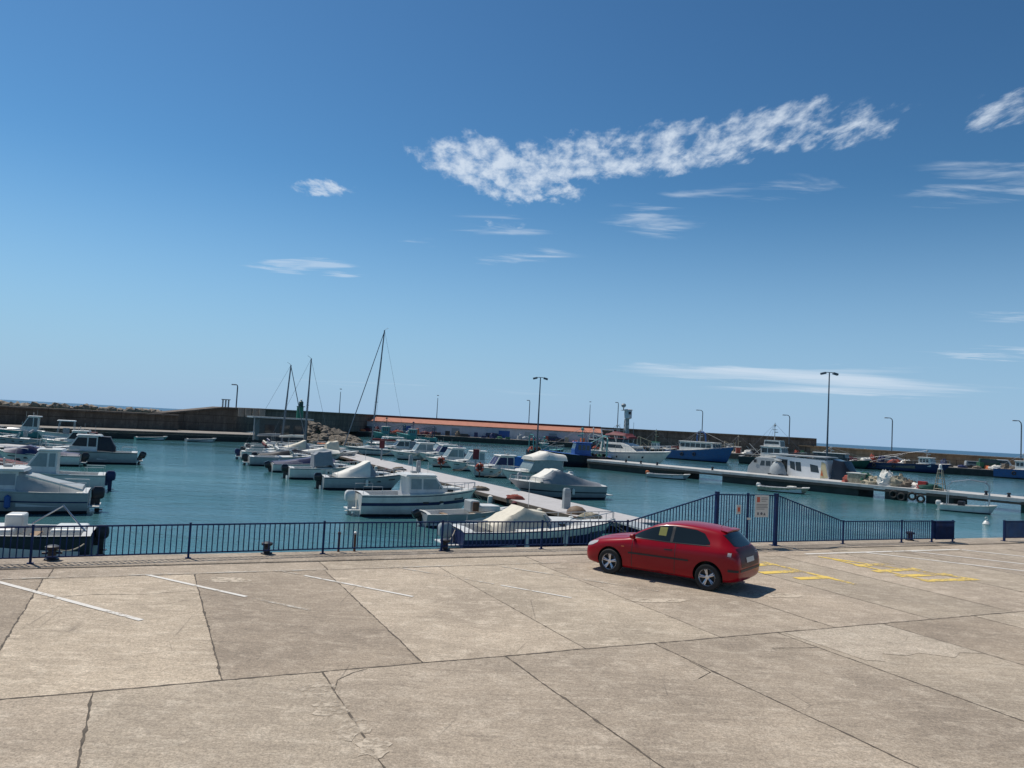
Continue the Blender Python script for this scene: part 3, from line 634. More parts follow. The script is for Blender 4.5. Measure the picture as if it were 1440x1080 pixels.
# ------------------------------------------------------------------ boat parts (x forward, waterline at z = 0)
class Hull:
    def __init__(s, L, B, hs, hb, rake=.9, full=.45, p=2.2, stern=.9, draft=.35):
        s.L, s.B, s.hs, s.hb, s.rake, s.full, s.p, s.stern, s.draft = L, B, hs, hb, rake, full, p, stern, draft
    def w(s, t):
        if t < s.full: k = 1-(1-s.stern)*(1-t/s.full)**2
        else: k = max(0.0, 1-((t-s.full)/(1-s.full))**s.p)
        return max(.02, s.B/2*k)
    def sh(s, t): return s.hs + (s.hb-s.hs)*t**2.0
    def x(s, t, zf): return -s.L/2 + t*(s.L - s.rake*(1-zf)*t**1.5)
    def pt(s, t, zf, sg=1, off=0.0):
        z = zf*s.sh(t); fl = .80 + .20*min(1, max(0, zf))**.8; fine = 1 - .38*(1-zf)*t**2.5
        return Vector((s.x(t, zf), sg*(s.w(t)*fl*fine+off), z))
    def build(s, root, mats, stripe=None, cockpit=(.02, .45), floor=None, deckh=.08, boot=.14, name='hull', sill=.1):
        """mats: [side, bottom, deck, inside]"""
        mb = MB(); N = 26; rings = []
        floor = s.hs*.35 if floor is None else floor
        ts = [i/(N-1) for i in range(N)]
        c0, c1 = cockpit
        if c1 > c0: ts = sorted(ts + [c0, c0+.004, c1-.004, c1])
        rows = 6
        for t in ts:
            st = []
            h = s.sh(t)
            for sg in (1, -1):
                col = []
                col.append(Vector((s.x(t, -.5), 0, -s.draft)))
                p1 = s.pt(t, 0, sg); col.append(Vector((s.x(t, -.1), p1.y*.82, -.10)))
                for zf in (boot/h, .5, .93): col.append(s.pt(t, zf, sg))
                q = s.pt(t, .96, sg, .03); col.append(q); q2 = s.pt(t, 1.0, sg, .03); col.append(q2)
                wi = max(.01, abs(q2.y)-.03-sill); xx = s.x(t, 1)
                col.append(Vector((xx, sg*wi, h)))
                if c0 < t < c1: col.append(Vector((xx, sg*max(.008, wi-.05), floor))); col.append(Vector((xx, 0, floor)))
                else: col.append(Vector((xx, sg*wi*.8, h+deckh*.6))); col.append(Vector((xx, 0, h+deckh)))
                st.append(col)
            rings.append(st)
        K = 10
        for sg in (0, 1):
            for i in range(len(rings)-1):
                for j in range(K-1):
                    a, b = rings[i][sg][j], rings[i][sg][j+1]; c, d = rings[i+1][sg][j+1], rings[i+1][sg][j]
                    m = 1 if j < 2 else (0 if j < 6 else (2 if j == 6 else (3 if c0 <= ts[i] and ts[i+1] <= c1 else 2)))
                    mb.add([a, b, c, d], [(0, 1, 2, 3)], m)
        for idx in (0, len(rings)-1):                       # transom and stem
            L_, R_2 = rings[idx]
            mb.add(L_[:7]+R_2[:7][::-1], [tuple(range(14))], 0)
        me = mb.build(name, mats, root); bm = bmesh.new(); bm.from_mesh(me.data); bmesh.ops.remove_doubles(bm, verts=bm.verts, dist=.0008); bmesh.ops.recalc_face_normals(bm, faces=bm.faces)
        for f in bm.faces: f.smooth = True
        bm.to_mesh(me.data); bm.free(); me.data.set_sharp_from_angle(angle=radians(35))
        if stripe: s.stripe(root, *stripe)
        return me
    def stripe(s, root, mt, z0, z1, t0=.0, t1=.97, name='stripe', side=(1, -1)):
        n = 18
        if name in ('hull_window', 'porthole') and len(side) == 2:
            [s.stripe(root, mt, z0, z1, t0, t1, name, (q,)) for q in side]; return
        mb = MB()
        for sg in side:
            rr = []
            for i in range(n+1):
                t = t0+(t1-t0)*i/n; rr.append([s.pt(t, z0, sg, .008), s.pt(t, z1, sg, .012), s.pt(t, z1, sg, -.02), s.pt(t, z0, sg, -.02)])
            mb.loft(rr)
        mb.build(name, mt, root)
    def rail(s, root, t0, t1, hh, mt='steel', n=5, r=.016, inset=.12, front=True):
        mb = MB(); tops = []
        for sg in (1, -1):
            pts = []
            for i in range(n+1):
                t = t0+(t1-t0)*i/n; q = s.pt(t, 1.0, sg); q = Vector((q.x, sg*max(.04, abs(q.y)-inset), q.z)); pts.append(q+Vector((0, 0, hh))); mb.tube([q, q+Vector((0, 0, hh))], r, 5)
            tops.append(pts)
        mb.tube(tops[0] + tops[1][::-1], r, 5) if front else [mb.tube(q, r, 5) for q in tops]
        return mb.build('rail', mt, root)
    def fenders(s, root, ts, mt='canvas', sg=(1, -1), ln=.5, r=.1):
        for t in ts:
            for g in sg:
                q = s.pt(t, .6, g, r+.02); MB().lathe((q.x, q.y, q.z-.05), [(.02, -ln/2), (r, -ln/2+.08), (r, ln/2-.08), (.02, ln/2)], 8).build('fender', mt, root, smooth=True)

def house(root, prof, w0, w1, mt, name='cabin', wins=(), fronts=(), glass='glass', bev=.0):
    """prof: closed (x,z) outline, bottom first; width eases from w0 (bottom) to w1 (top). wins: (x,z) polygons for both sides; fronts: edges (i) of the outline that carry panes"""
    zs = [q[1] for q in prof]; z0, z1 = min(zs), max(zs)
    yy = lambda z: (w0 + (w1-w0)*(z-z0)/max(.01, z1-z0))/2
    mb = MB(); L_ = [Vector((x, yy(z), z)) for x, z in prof]; R_2 = [Vector((x, -yy(z), z)) for x, z in prof]
    mb.loft([L_, R_2]); mb.build(name, mt, root, bevel=bev)
    for wv in wins:
        for sg in (1, -1): MB().loft([[(x, sg*(yy(z)-.004), z) for x, z in wv], [(x, sg*(yy(z)+.012), z) for x, z in wv]]).build('window', glass, root)
    for e in fronts:
        i, npan = e if isinstance(e, tuple) else (e, 1)
        a, b = prof[i], prof[(i+1) % len(prof)]; A0, A1 = Vector((a[0], 0, a[1])), Vector((b[0], 0, b[1])); d = (A1-A0); nn = Vector((d.z, 0, -d.x)).normalized()
        cxm = sum(q[0] for q in prof)/len(prof); czm = sum(zs)/len(zs)
        if nn.dot(Vector((A0.x-cxm, 0, A0.z-czm))) < 0: nn = -nn
        for k in range(npan):
            wb = MB(); vs = []
            for off in (-.004, .012):
                for (tt, side) in ((.12, 0), (.12, 1), (.88, 1), (.88, 0)):
                    c = A0.lerp(A1, tt); half = yy(c.z)-.07; f0 = -half + 2*half*k/npan + .03; f1 = -half + 2*half*(k+1)/npan - .03
                    vs.append(c + Vector((0, f1 if side else f0, 0)) + nn*off)
            wb.loft([vs[:4], vs[4:]]); wb.build('windscreen', glass, root)

def hardtop(root, x0, x1, z, wd, mt='white', th=.09, posts=True, zp=0.0, camber=.06, name='hardtop'):
    mb = MB(); rings = []
    for i in range(9):
        y = -wd/2 + wd*i/8; k = 1-(2*y/wd)**2; e = .12*(1-k)
        rings.append([(x0+e, y, z+camber*k-.02), (x0+e+.06, y, z+camber*k+th), (x1-e-.1, y, z+camber*k+th), (x1-e, y, z+camber*k-.0)])
    mb.loft(rings); mb.build(name, mt, root, smooth=True)
    if posts:
        pb = MB(); [pb.tube([(xx, sg*(wd/2-.15), zp), (xx+dx_, sg*(wd/2-.18), z)], .03, 6) for xx, dx_ in ((x0+.15, .05), (x1-.1, -.25)) for sg in (1, -1)]; pb.build('posts', 'steel', root)
def outboard(root, x, y=0.0, z=.55, sc=1.0, mt='black_gloss', tilt=0.0, name='outboard_motor'):
    R = Matrix.Translation((x, y, z)) @ Matrix.Rotation(tilt, 4, 'Y')
    def tf(mb): mb.v = [tuple(R @ (Vector(q)*sc)) for q in mb.v]; return mb
    mb = MB(); mb.loft([[(a*xx-.22, b*yy, zz) for xx, yy in ((-.3, -.14), (-.24, -.2), (.2, -.2), (.27, -.12), (.27, .12), (.2, .2), (-.24, .2), (-.3, .14))] for a, b, zz in ((.7, .7, .0), (.95, .95, .08), (1, 1, .3), (.92, .9, .48), (.6, .6, .58))])
    o = tf(mb).build(name, mt, root, smooth=True)
    mb = MB(); mb.loft([[(a+xx*s_, yy*s_, zz) for xx, yy in ((-.13, -.05), (.1, -.07), (.1, .07), (-.13, .05))] for a, s_, zz in ((-.2, 1.1, .02), (-.22, .9, -.5), (-.24, .8, -.85))]); mb.box((-.3, 0, -.52), (.34, .26, .03)); mb.tube([(-.42, 0, -.75), (-.05, 0, -.75)], .06, 7); mb.box((-.02, 0, -.12), (.16, .22, .36))
    tf(mb).build('motor_leg', mt, root)
def canopy(root, prof, wd, mt='canvas', name='canopy', crown=.12, n=12):
    """fabric hood: (x,z) ridge line lofted across with a rounded crown and sides falling to zs"""
    rings = []; pr = []; rc = random.Random(len(prof)*7+int(abs(prof[0][0])*100))
    for (xa, za, ba), (xb, zb2, bb) in zip(prof, prof[1:]):
        for k in range(5):
            t_ = k/5; pr.append((xa+(xb-xa)*t_, za+(zb2-za)*t_ - .05*sin(pi*t_)*(1 if abs(xb-xa) > .3 else 0), ba+(bb-ba)*t_))
    pr.append(prof[-1])
    for x, z, zb in pr:
        z += rc.uniform(-.008, .008); ring = []
        for i in range(n+1):
            a = pi*i/n; y = cos(a)*wd/2; k = min(1.0, sin(a)*1.6); ring.append((x, y*(1 if k < .3 else .93), zb + (z-zb)*k + (crown*sin(a) if k >= 1 else 0)))
        rings.append(ring)
    return MB().loft(rings, closed=True).build(name, mt, root, smooth=True)
def boat_root(px, py, heading, label, cat='boat', name='motor_boat', group=None, off=0.0, z=WZ):
    p = at(px, py, z) if z == WZ else at(px, py, z)
    q = Vector((p.x, p.y, WZ)); a = radians(heading)
    q += Vector((cos(a), sin(a), 0))*off
    return thing(name, q, a, label, cat, group)

HB = 25.1      # heading of boats whose bow points right, towards the main pontoon; add 180 for the others
def cruiser(px, py, heading, L, B, label, hs=.8, hb=1.25, side='white', stripe=None, top=None, motor='black_gloss', canv=None, house_h=1.15, cab=(.42, .68), glass='glass', fend=(.3, .6), rail=True, boot='boot', motors=1, tilt=0.0, anchor=-1, name='cabin_boat', platform=True, group='boats along the main pontoon', aftcover=None):
    r = boat_root(px, py, heading, label, 'boat', name, group); r.location += Vector((cos(radians(heading)), sin(radians(heading)), 0))*(-anchor*L/2)
    h = Hull(L, B, hs, hb, rake=.16*L); h.build(r, [side, boot, 'white' if side != 'cream' else 'cream', 'inner'], cockpit=(.06, cab[0]))
    if stripe: h.stripe(r, *stripe)
    x0 = -L/2 + cab[0]*L; x1 = -L/2 + cab[1]*L; zb = h.sh(cab[1])*.96; fw = min(2*h.w(cab[1])*.84, B*.78); zt = hs+house_h
    # foredeck trunk
    xf = -L/2 + min(.93, cab[1]+.22)*L; wt = 2*h.w(min(.93, cab[1]+.2))*.7
    mb = MB(); mb.loft([[(x1-.05, -fw/2, zb), (x1-.05, -fw/2*.86, zb+.34), (x1-.05, fw/2*.86, zb+.34), (x1-.05, fw/2, zb)], [(xf, -wt/2, h.sh(.9)*.97), (xf-.15, -wt/2*.7, h.sh(.9)+.12), (xf-.15, wt/2*.7, h.sh(.9)+.12), (xf, wt/2, h.sh(.9)*.97)]]); mb.build('fore_cabin', 'white', r, bevel=.04)
    [MB().box((x1+.45, sg*fw*.415, zb+.17), (.34, .03, .11)).build('porthole', 'glass', r) for sg in (1, -1)]
    if top != 'open':
        W = B*.76; sl = .42*house_h
        prof = [(x0, hs*.55), (x1+.05, hs*.55), (x1+.05, zb+.30), (x1-sl, zt), (x0, zt)]
        mid = (x0+x1-sl)/2; zl = hs+.32*house_h; zh = zt-.12
        xr = x1-sl*1.02; f = lambda z: x1+.05-(x1+.05-(x1-sl))*(z-(zb+.3))/(zt-zb-.3)
        wins = [[(x0+.10, zl), (mid-.06, zl), (mid-.06, zh), (x0+.10, zh)], [(mid+.04, zl), (f(zl+.0)-.14, zl+.02), (f(zh)-.10, zh), (mid+.04, zh)]]
        house(r, prof, W, W*.82, 'white', wins=wins, fronts=((2, 2),), glass=glass, bev=.025)
        hardtop(r, x0-(.35 if top == 'hard' else .12), x1-sl+.16, zt+.01, W*.98, 'white', posts=False, camber=.04)
    else:
        W = B*.72; prof = [(x1-.1, zb-.1), (x1+.12, zb-.1), (x1-.28, zb+.55), (x1-.34, zb+.55)]
        house(r, prof, W, W*.85, 'clear', name='windscreen')
        mb = MB(); mb.tube([(x1+.1, W/2, zb), (x1-.3, W/2*.85, zb+.57), (x1-.3, -W/2*.85, zb+.57), (x1+.1, -W/2, zb)], .025, 6); mb.build('screen_frame', 'steel', r)
        MB().box((x1-.75, 0, hs*.75), (.5, .6, hs*.8)).build('console', 'white', r, bevel=.04); MB().box((x0+.2, 0, hs*.62), (.45, B*.5, .45)).build('seat', 'inner', r, bevel=.05)
    if canv:
        mt, kind = canv
        if kind == 'aft': canopy(r, [(x0-.02, zt-.02, hs+.1), (x0-.9, zt-.10, hs+.05), (x0-1.35, hs+.3, hs)], B*.74, mt)
        elif kind == 'tent': canopy(r, [(-L/2+.15*L, hs+.12, hs-.02), (x0-.2, hs+.45, hs-.02), (x1-.55, zb+.95, hs), (x1-.38, zb+1.0, hs)], B*.86, mt, crown=.08); canopy(r, [(x1-.40, zb+.97, hs), (x1+.25, zb+.1, zb-.05)], B*.84, 'grey_canvas', 'canopy_front', crown=.06)
        elif kind == 'slope': canopy(r, [(x0+.05, zt-.02, hs+.02), (x0-.6, zt-.25, hs), (-L/2+.25, hs+.18, hs-.02)], B*.80, mt, crown=.05); MB().tube([(x0-.3, B*.41, zt-.15), (-L/2+.2, B*.41, hs+.1)], .05, 6).build('arch_leg', 'canvas', r)
        elif kind == 'lowhood': canopy(r, [(x0-.9, hs+.15, hs-.02), (x0-.2, hs+.50, hs+.0), (x0+.5, hs+.85, hs+.05), (x1-.15, hs+.66, hs+.1)], B*.70, mt, crown=.04); canopy(r, [(x1-.16, hs+.64, hs+.1), (x1+.45, zb+.1, zb)], B*.73, 'grey_canvas', 'canopy_front', crown=.03)
        elif kind == 'hood': canopy(r, [(x0-.2, hs+.95, hs+.1), (x0+.15, hs+1.2, hs+.2), (x1-.35, hs+1.3, hs+.3), (x1-.15, zb+.5, zb+.05)], B*.8, mt)
        elif kind == 'cover': canopy(r, [(-L/2+.05, hs+.08, hs-.02), (x0, hs+.35, hs-.02), (x1, zb+.55, zb-.04), (L*.40, h.sh(.9)+.12, h.sh(.9)-.02)], B*.95, mt)
        elif kind == 'folded': MB().tube([(x0+.1, -B*.38, hs+.7), (x0-.15, 0, hs+.95), (x0+.1, B*.38, hs+.7)], .12, 8).build('folded_canopy', mt, r, smooth=True)
    if rail: h.rail(r, .62, .985, .36)
    if fend: h.fenders(r, fend)
    MB().tube([(x1-.5, .3, hs+.8), (x1-.5, .3, hs+house_h+.7)], .012, 4).build('antenna', 'white', r)
    if platform: MB().box((-L/2-.22, 0, .28), (.5, B*.62, .08)).build('swim_platform', 'white', r, bevel=.02)
    for k in range(motors):
        outboard(r, -L/2-(.12 if platform else .02), (k-(motors-1)/2)*.5, hs*.62, .95, motor, tilt)
    rq = random.Random(int(px*7+py*3))
    h.stripe(r, rq.choice(['grey', 'dark', 'navy', 'pale_grey']), .90, .95, name='rubbing_strake')
    near = -1 if abs(heading-HB) < 20 else 1
    for tt in (.52, .66): q = h.pt(tt, .62, near, .012); MB().box((q.x, q.y, q.z), (.30, .03, .10)).build('hull_porthole', 'dark', r)
    q = h.pt(.80, .70, near, .0); q2 = h.pt(.90, .70, near, .0); MB().loft([[q+Vector((0, near*.02, -.05)), q+Vector((0, near*.02, .05)), q+Vector((0, -near*.02, .05)), q+Vector((0, -near*.02, -.05))], [q2+Vector((0, near*.02, -.05)), q2+Vector((0, near*.02, .05)), q2+Vector((0, -near*.02, .05)), q2+Vector((0, -near*.02, -.05))]]).build('registration_mark', 'dark', r)
    b = MB(); b.box((x0-.35, B*.12, hs*.55), (.5, .45, hs*.5)); b.box((x0-.9, -B*.15, hs*.5), (.4, .5, hs*.35)); b.build('cockpit_gear', rq.choice(['dark', 'navy', 'teak', 'grey']), r)
    b = MB()
    for sg in (1, -1): b.tube([(-L/2+.1, sg*B*.36, hs), (-L/2+.1, sg*B*.36, hs+.42), (-L/2+.3*cab[0]*L+.3, sg*B*.40, hs+.42), (-L/2+.3*cab[0]*L+.3, sg*B*.40, hs)], .016, 5)
    b.build('stern_rail', 'steel', r)
    if top == 'hard': b = MB(); b.tube([(x0+.3, -.2, zt), (x0+.3, -.2, zt+.9)], .012, 4); b.box((x0+.5, .1, zt+.18), (.3, .3, .12)); b.lathe((x0+.7, -.1, zt+.1), [(.03, 0), (.03, .3), (.06, .3), (.05, .4), (.01, .42)], 6); b.build('roof_gear', 'pale_grey', r)
    b = MB(); bp = h.pt(.97, 1.0, 1); b.tube([(bp.x-.1, 0, bp.z), (bp.x+.7, .35, .62), (bp.x+1.5, .5, .5)], .016, 5); b.tube([(bp.x-.1, 0, bp.z), (bp.x+.7, -.35, .62), (bp.x+1.5, -.5, .5)], .016, 5); b.build('mooring_line', 'rope', r)
    # cockpit trim
    MB().box((-L/2+.12, 0, hs*.86), (.14, B*.72, .24)).build('aft_bench', 'white', r, bevel=.04)
    return r, h
def dinghy(px, py, heading, L, B, label, side='pale_grey', inner='inner', motor='black_gloss', anchor=0, tilt=.0, group=None, hs=.42, hb=.62, stripe=None, name='open_boat', extra=None):
    r = boat_root(px, py, heading, label, 'boat', name, group); r.location += Vector((cos(radians(heading)), sin(radians(heading)), 0))*(-anchor*L/2)
    h = Hull(L, B, hs, hb, rake=.12*L, p=2.0, draft=.2); h.build(r, [side, 'boot' if side != 'cream' else 'boot', 'white', inner], cockpit=(.04, .86), floor=.1, boot=.07, sill=.07)
    for x in (-.22, .12): MB().box((x*L, 0, hs*.8), (.24, B*.84, .04)).build('thwart', 'teak' if side != 'white' else 'white', r)
    if stripe: h.stripe(r, *stripe)
    if motor: outboard(r, -L/2-.02, 0, hs*.75, .7, motor, tilt)
    return r, h
def sailboat(px, py, heading, L, mast, label, lean=0.0, anchor=0, cover='blue', furl=True, mb_x=.08, group='sailing boats on the main pontoon', spread=.5):
    r = boat_root(px, py, heading, label, 'sailing boat', 'sailing_boat', group); r.location += Vector((cos(radians(heading)), sin(radians(heading)), 0))*(-anchor*L/2)
    h = Hull(L, L*.32, .8, 1.1, rake=.14*L, p=1.8, stern=.75); h.build(r, ['white', 'boot', 'white', 'inner'], cockpit=(.06, .34), floor=.3); h.stripe(r, 'navy', .72, .84)
    mb = MB(); mb.loft([[(-.16*L, y*.34*L*.6, z) for y, z in ((-.5, .85), (-.42, 1.25), (.42, 1.25), (.5, .85))], [(.12*L, y*.3*L*.6, z) for y, z in ((-.5, .9), (-.42, 1.25), (.42, 1.25), (.5, .9))], [(.27*L, y*.16*L*.6, z) for y, z in ((-.5, .98), (-.42, 1.08), (.42, 1.08), (.5, .98))]]); mb.build('coachroof', 'white', r, bevel=.04)
    MB().box((-.02*L, 0, 1.12), (.2*L, .3*L*.6*.94, .12)).build('window', 'glass', r)
    mx = mb_x*L; top = Vector((mx+lean, 0, mast))
    MB().tube([(mx, 0, 1.1), top], .12, 8, r2=.085).build('mast', 'mast', r, smooth=True)
    MB().tube([(mx-.1, 0, 2.0), (mx-.40*L, 0, 1.95)], .06, 6).build('boom', 'steel', r)
    MB().tube([(mx-.2, 0, 2.15), (mx-.2*L, 0, 2.18), (mx-.39*L, 0, 2.05)], .16, 8, r2=.09).build('sail_cover', cover, r, smooth=True)
    b = MB(); b.tube([(L/2-.1, 0, 1.1), top-Vector((0, 0, .15))], .07 if furl else .018, 6, r2=.05 if furl else .018); b.build('furled_jib', 'mast', r)
    b = MB(); b.tube([(-L/2+.1, 0, .9), top], .014, 4)
    sp = mast*spread; spx = mx+lean*spread
    for sg in (1, -1): b.tube([(mx, sg*L*.15, .95), (spx, sg*.75, sp), (top.x, 0, top.z)], .012, 4)
    b.build('stays', 'mast', r); MB().tube([(spx, -.8, sp), (spx, .8, sp)], .035, 5).build('spreader', 'mast', r)
    MB().tube([top, top+Vector((-.5, 0, .35))], .02, 4).build('masthead_vane', 'mast', r)
    h.rail(r, .7, .985, .5, front=True)
    return r
# ---- left side of the main pontoon (bows towards it), near to far
r, h = cruiser(636, 774, HB, 7.4, 2.6, 'cream hooded cabin boat with a navy hull behind the railing, left of the red car', side='navy', top='open', canv=('cream', 'lowhood'), hs=.85, hb=1.15, cab=(.30, .52), motor='pale_grey', fend=(.35, .6), stripe=None)
h.stripe(r, 'white', .66, .97, name='white_topside')
r, h = cruiser(500, 723.5, HB, 6.6, 2.45, 'white cabin cruiser with a navy stripe and a glazed wheelhouse, its bow at the pontoon', stripe=('navy', .50, .64), top='hard', hs=1.1, hb=1.4, cab=(.38, .66), glass='clear', motor='white', fend=(), boot='boot', house_h=.95, platform=True)
r, h = dinghy(592, 739, HB, 4.6, 1.9, 'small grey open boat with a black outboard between the railing and the navy striped cruiser', side='grey', anchor=-1, hs=.62, hb=.85, tilt=-.5, motor='black_gloss')
MB().box((.9, 0, .85), (1.3, 1.1, .3)).build('fore_deck_box', 'white', r, bevel=.06); MB().box((.25, 0, .95), (.5, .9, .55)).build('console', 'pale_grey', r, bevel=.05)
MB().box((.15, -.75, .98), (.32, .10, .45)).build('jerrycan', 'rust', r, bevel=.04)
cruiser(451, 687, HB, 5.9, 2.2, 'pale grey boat with a slanting white canopy, moored just beyond the navy striped cruiser', top='open', hs=.85, hb=1.15, side='pale_grey', canv=('canvas', 'tent'), cab=(.34, .60), fend=(.5,), platform=False)
cruiser(404, 672.5, HB, 5.6, 2.2, 'white boat with a grey hood and clear side screens, next beyond the slanting white canopy', top='open', hs=.85, hb=1.1, canv=('grey_canvas', 'hood'), cab=(.36, .62), fend=(.5,), platform=False)
cruiser(381, 663, HB, 5.8, 2.1, 'boat under a dark blue cover with a black outboard, left row of the main pontoon', top='open', hs=.7, hb=1.05, canv=('navy', 'cover'), cab=(.38, .62), fend=(), rail=False, platform=False, side='white', tilt=-.4)
cruiser(349, 654, HB, 6.6, 2.3, 'low pale grey boat with a folded hood, just beyond the dark blue covered boat', top='open', hs=.85, hb=1.1, cab=(.38, .62), fend=(.4,), canv=('pale_grey', 'folded'), motor='dark', side='pale_grey')
cruiser(338, 645.5, HB, 6.0, 2.2, 'far white boat with a blue capped outboard, leftmost in the row beyond the pontoon', top='open', hs=.85, hb=1.1, cab=(.38, .62), fend=(), canv=('maroon', 'folded'), motor='navy', side='white')
cruiser(352, 634.5, HB, 5.6, 2.1, 'far low grey boat just in front of the mole and the hut', top='open', hs=.7, hb=1.0, cab=(.38, .62), fend=(), canv=('navy', 'folded'), motor='dark', side='pale_grey', rail=False)
cruiser(378, 640, HB, 7.2, 2.3, 'far cream topped boat below the shorter left mast', top='open', hs=.8, hb=1.05, cab=(.38, .62), fend=(), canv=('cream', 'tent'), motor='dark', side='white')
b1, hm1 = pixh(387.5, 632, 394, 513, WZ); sailboat(388, 634, HB, 8.0, hm1*.985, 'sailing boat with the leftmost and shortest mast, its stay slanting right', lean=.55, cover='grey_canvas')
b1, hm1 = pixh(419, 634, 421, 504, WZ); sailboat(420, 636, HB, 8.4, hm1*.985, 'sailing boat with the middle mast, in line with the green harbour light', lean=.15, cover='canvas', furl=False)
b1, hm1 = pixh(527, 639, 543, 465, WZ); r_ = sailboat(528, 640, HB+180, 9.0, hm1*.99, 'sailing boat with the tallest mast and a thick slanting stay, beyond the pontoon', lean=-.9, cover='maroon', spread=.42)
# ---- right side of the main pontoon (bows towards it), near to far
HR = HB+180
def sport(px, py, heading, L, label):
    r = boat_root(px, py, heading, label, 'boat', 'motor_boat', 'boats along the main pontoon'); r.location += Vector((cos(radians(heading)), sin(radians(heading)), 0))*(L/2)
    h = Hull(L, 2.5, .95, 1.25, rake=1.6, p=1.9); h.build(r, ['grey', 'boot', 'white', 'inner'], cockpit=(.05, .12)); h.stripe(r, 'hull_dark', .46, .54)
    canopy(r, [(-L*.44, 1.05, .93), (-L*.16, 1.55, .95), (.0*L, 1.9, 1.0), (.07*L, 1.85, 1.05), (.2*L, 1.3, 1.1)], 2.3, 'grey_canvas', 'boat_cover')
    canopy(r, [(.02*L, 1.95, 1.2), (.08*L, 1.92, 1.2), (.22*L, 1.36, 1.15)], 1.9, 'canvas', 'bow_canvas'); MB().box((-L/2-.25, 0, .3), (.7, 2.0, .08)).build('swim_platform', 'white', r, bevel=.03)
    h.rail(r, .62, .985, .32); h.fenders(r, (.4,), sg=(1,)); return r
sport(842, 700.5, HR, 7.4, 'long grey speedboat under a dark cover, lying off the right side of the pontoon')
r, h = cruiser(797, 681, HR, 6.6, 2.6, 'white boat with a big white canvas top and clear screens behind the grey covered speedboat', hs=.95, hb=1.2, top='open', cab=(.22, .55), motor='white', fend=(.5,))
house(r, [(-2.3, .95), (1.1, 1.1), (.5, 2.2), (-2.1, 2.2)], 2.3, 2.15, 'clear', name='side_screens'); canopy(r, [(-2.6, 2.55, 2.1), (-2.4, 2.62, 2.12), (-.8, 2.85, 2.16), (.8, 2.35, 2.1)], 2.45, 'canvas', 'top_canvas', crown=.05); MB().tube([(-2.2, 1.1, 1.0), (-2.2, 1.1, 2.2)], .03, 5).build('canopy_post', 'steel', r)
cruiser(738, 672, HR, 6.2, 2.2, 'white hardtop boat with bright blue side covers on the right of the pontoon', hs=.8, hb=1.05, top='hard', cab=(.25, .58), canv=('bright_blue', 'aft'), glass='navy', fend=(.5,), motor='dark', house_h=1.25)
cruiser(697, 663, HR, 5.8, 2.1, 'white hardtop boat between the blue covered one and the clear windowed one', hs=.8, hb=1.05, top='hard', cab=(.28, .60), glass='clear', fend=(), motor='dark', house_h=1.25)
cruiser(668, 658, HR, 6.0, 2.1, 'white boat with clear slanting windows behind the left lifebuoy stand', hs=.8, hb=1.05, top='hard', cab=(.28, .62), glass='clear', fend=(), motor='white', house_h=1.3)
cruiser(654, 650, HR, 6.4, 2.2, 'hardtop boat with a white roof and dark blue sides, third beyond the lifebuoys', hs=.8, hb=1.05, top='hard', cab=(.25, .62), canv=('navy', 'aft'), glass='navy', fend=(), motor='dark', house_h=1.25)
cruiser(620, 648, HR, 6.9, 2.2, 'white pilothouse boat with a big side window, below the left end of the orange roof', hs=.85, hb=1.1, top='hard', cab=(.2, .55), glass='clear', fend=(), motor='dark', house_h=1.3)
cruiser(592, 640, HR, 6.9, 2.2, 'grey green boat with a pale roof and long windows, just right of the tallest mast', hs=.85, hb=1.1, top='hard', cab=(.3, .6), canv=('grey_canvas', 'aft'), fend=(), motor='dark', side='turquoise')
cruiser(576, 634, HR, 7.4, 2.3, 'farthest boat right of the pontoon, with a flat pale roof and dark green windows', hs=.9, hb=1.1, top='hard', cab=(.2, .6), glass='dark_green', fend=(), motor='dark', side='pale_grey')
for px, py, L, B, lb, kw in ((362, 650, 5.6, 2.1, 'far grey boat with a dark cover, just beyond the low pale grey boat', dict(canv=('dark', 'cover'), side='pale_grey')), (345, 640, 5.4, 2.0, 'far white open boat with a cream folded hood near the leftmost outboards', dict(canv=('cream', 'folded'))),
    (402, 647, 6.2, 2.2, 'far white boat with a long white tent cover, below the middle mast', dict(canv=('canvas', 'cover'))), (431, 645, 6.0, 2.2, 'far boat with a clear screen and tan hood right of the middle mast', dict(canv=('cream', 'hood'))),):
    cruiser(px, py, HB, L, B, lb, top='open', hs=.75, hb=1.05, cab=(.38, .62), fend=(), motor='dark', rail=False, **kw)
for px, py, L, lb, kw in ((640, 644, 5.6, 'far small hardtop boat with a grey roof, beyond the navy sided one', dict(side='pale_grey')), (607, 637, 5.6, 'far small white boat left of the long windowed grey green one', dict(canv=('grey_canvas', 'aft'))), (560, 631.5, 5.6, 'far white boat behind the maroon box post', dict(canv=('canvas', 'aft')))):
    cruiser(px, py, HR, L, 2.1, lb, top='hard', hs=.8, hb=1.0, cab=(.28, .58), fend=(), motor='dark', rail=False, glass='clear', **kw)
for px, py, L, lb, kw in ((148, 634, 6.0, 'white boat with a flat white hardtop and maroon cover, behind the dark hardtop boat', dict(top='hard', canv=('maroon', 'aft'), cab=(.3, .6), glass='dark')), (112, 655, 5.6, 'white open boat with a navy cover between the dark hardtop and the navy covered motor', dict(top='open', canv=('navy', 'cover'), cab=(.38, .62))),
    (74, 629, 5.6, 'small grey boat between the left pontoon tip and the boxy wheelhouse boat', dict(top='open', canv=('grey_canvas', 'folded'), cab=(.38, .62), side='pale_grey')), (60, 676, 5.0, 'white boat with a dark red cover at the left edge below the pontoon', dict(top='open', canv=('maroon', 'cover'), cab=(.38, .62)))):
    cruiser(px, py, HR, L, 2.1, lb, hs=.8, hb=1.05, fend=(), motor='dark', group='boats in the left cluster', **kw)
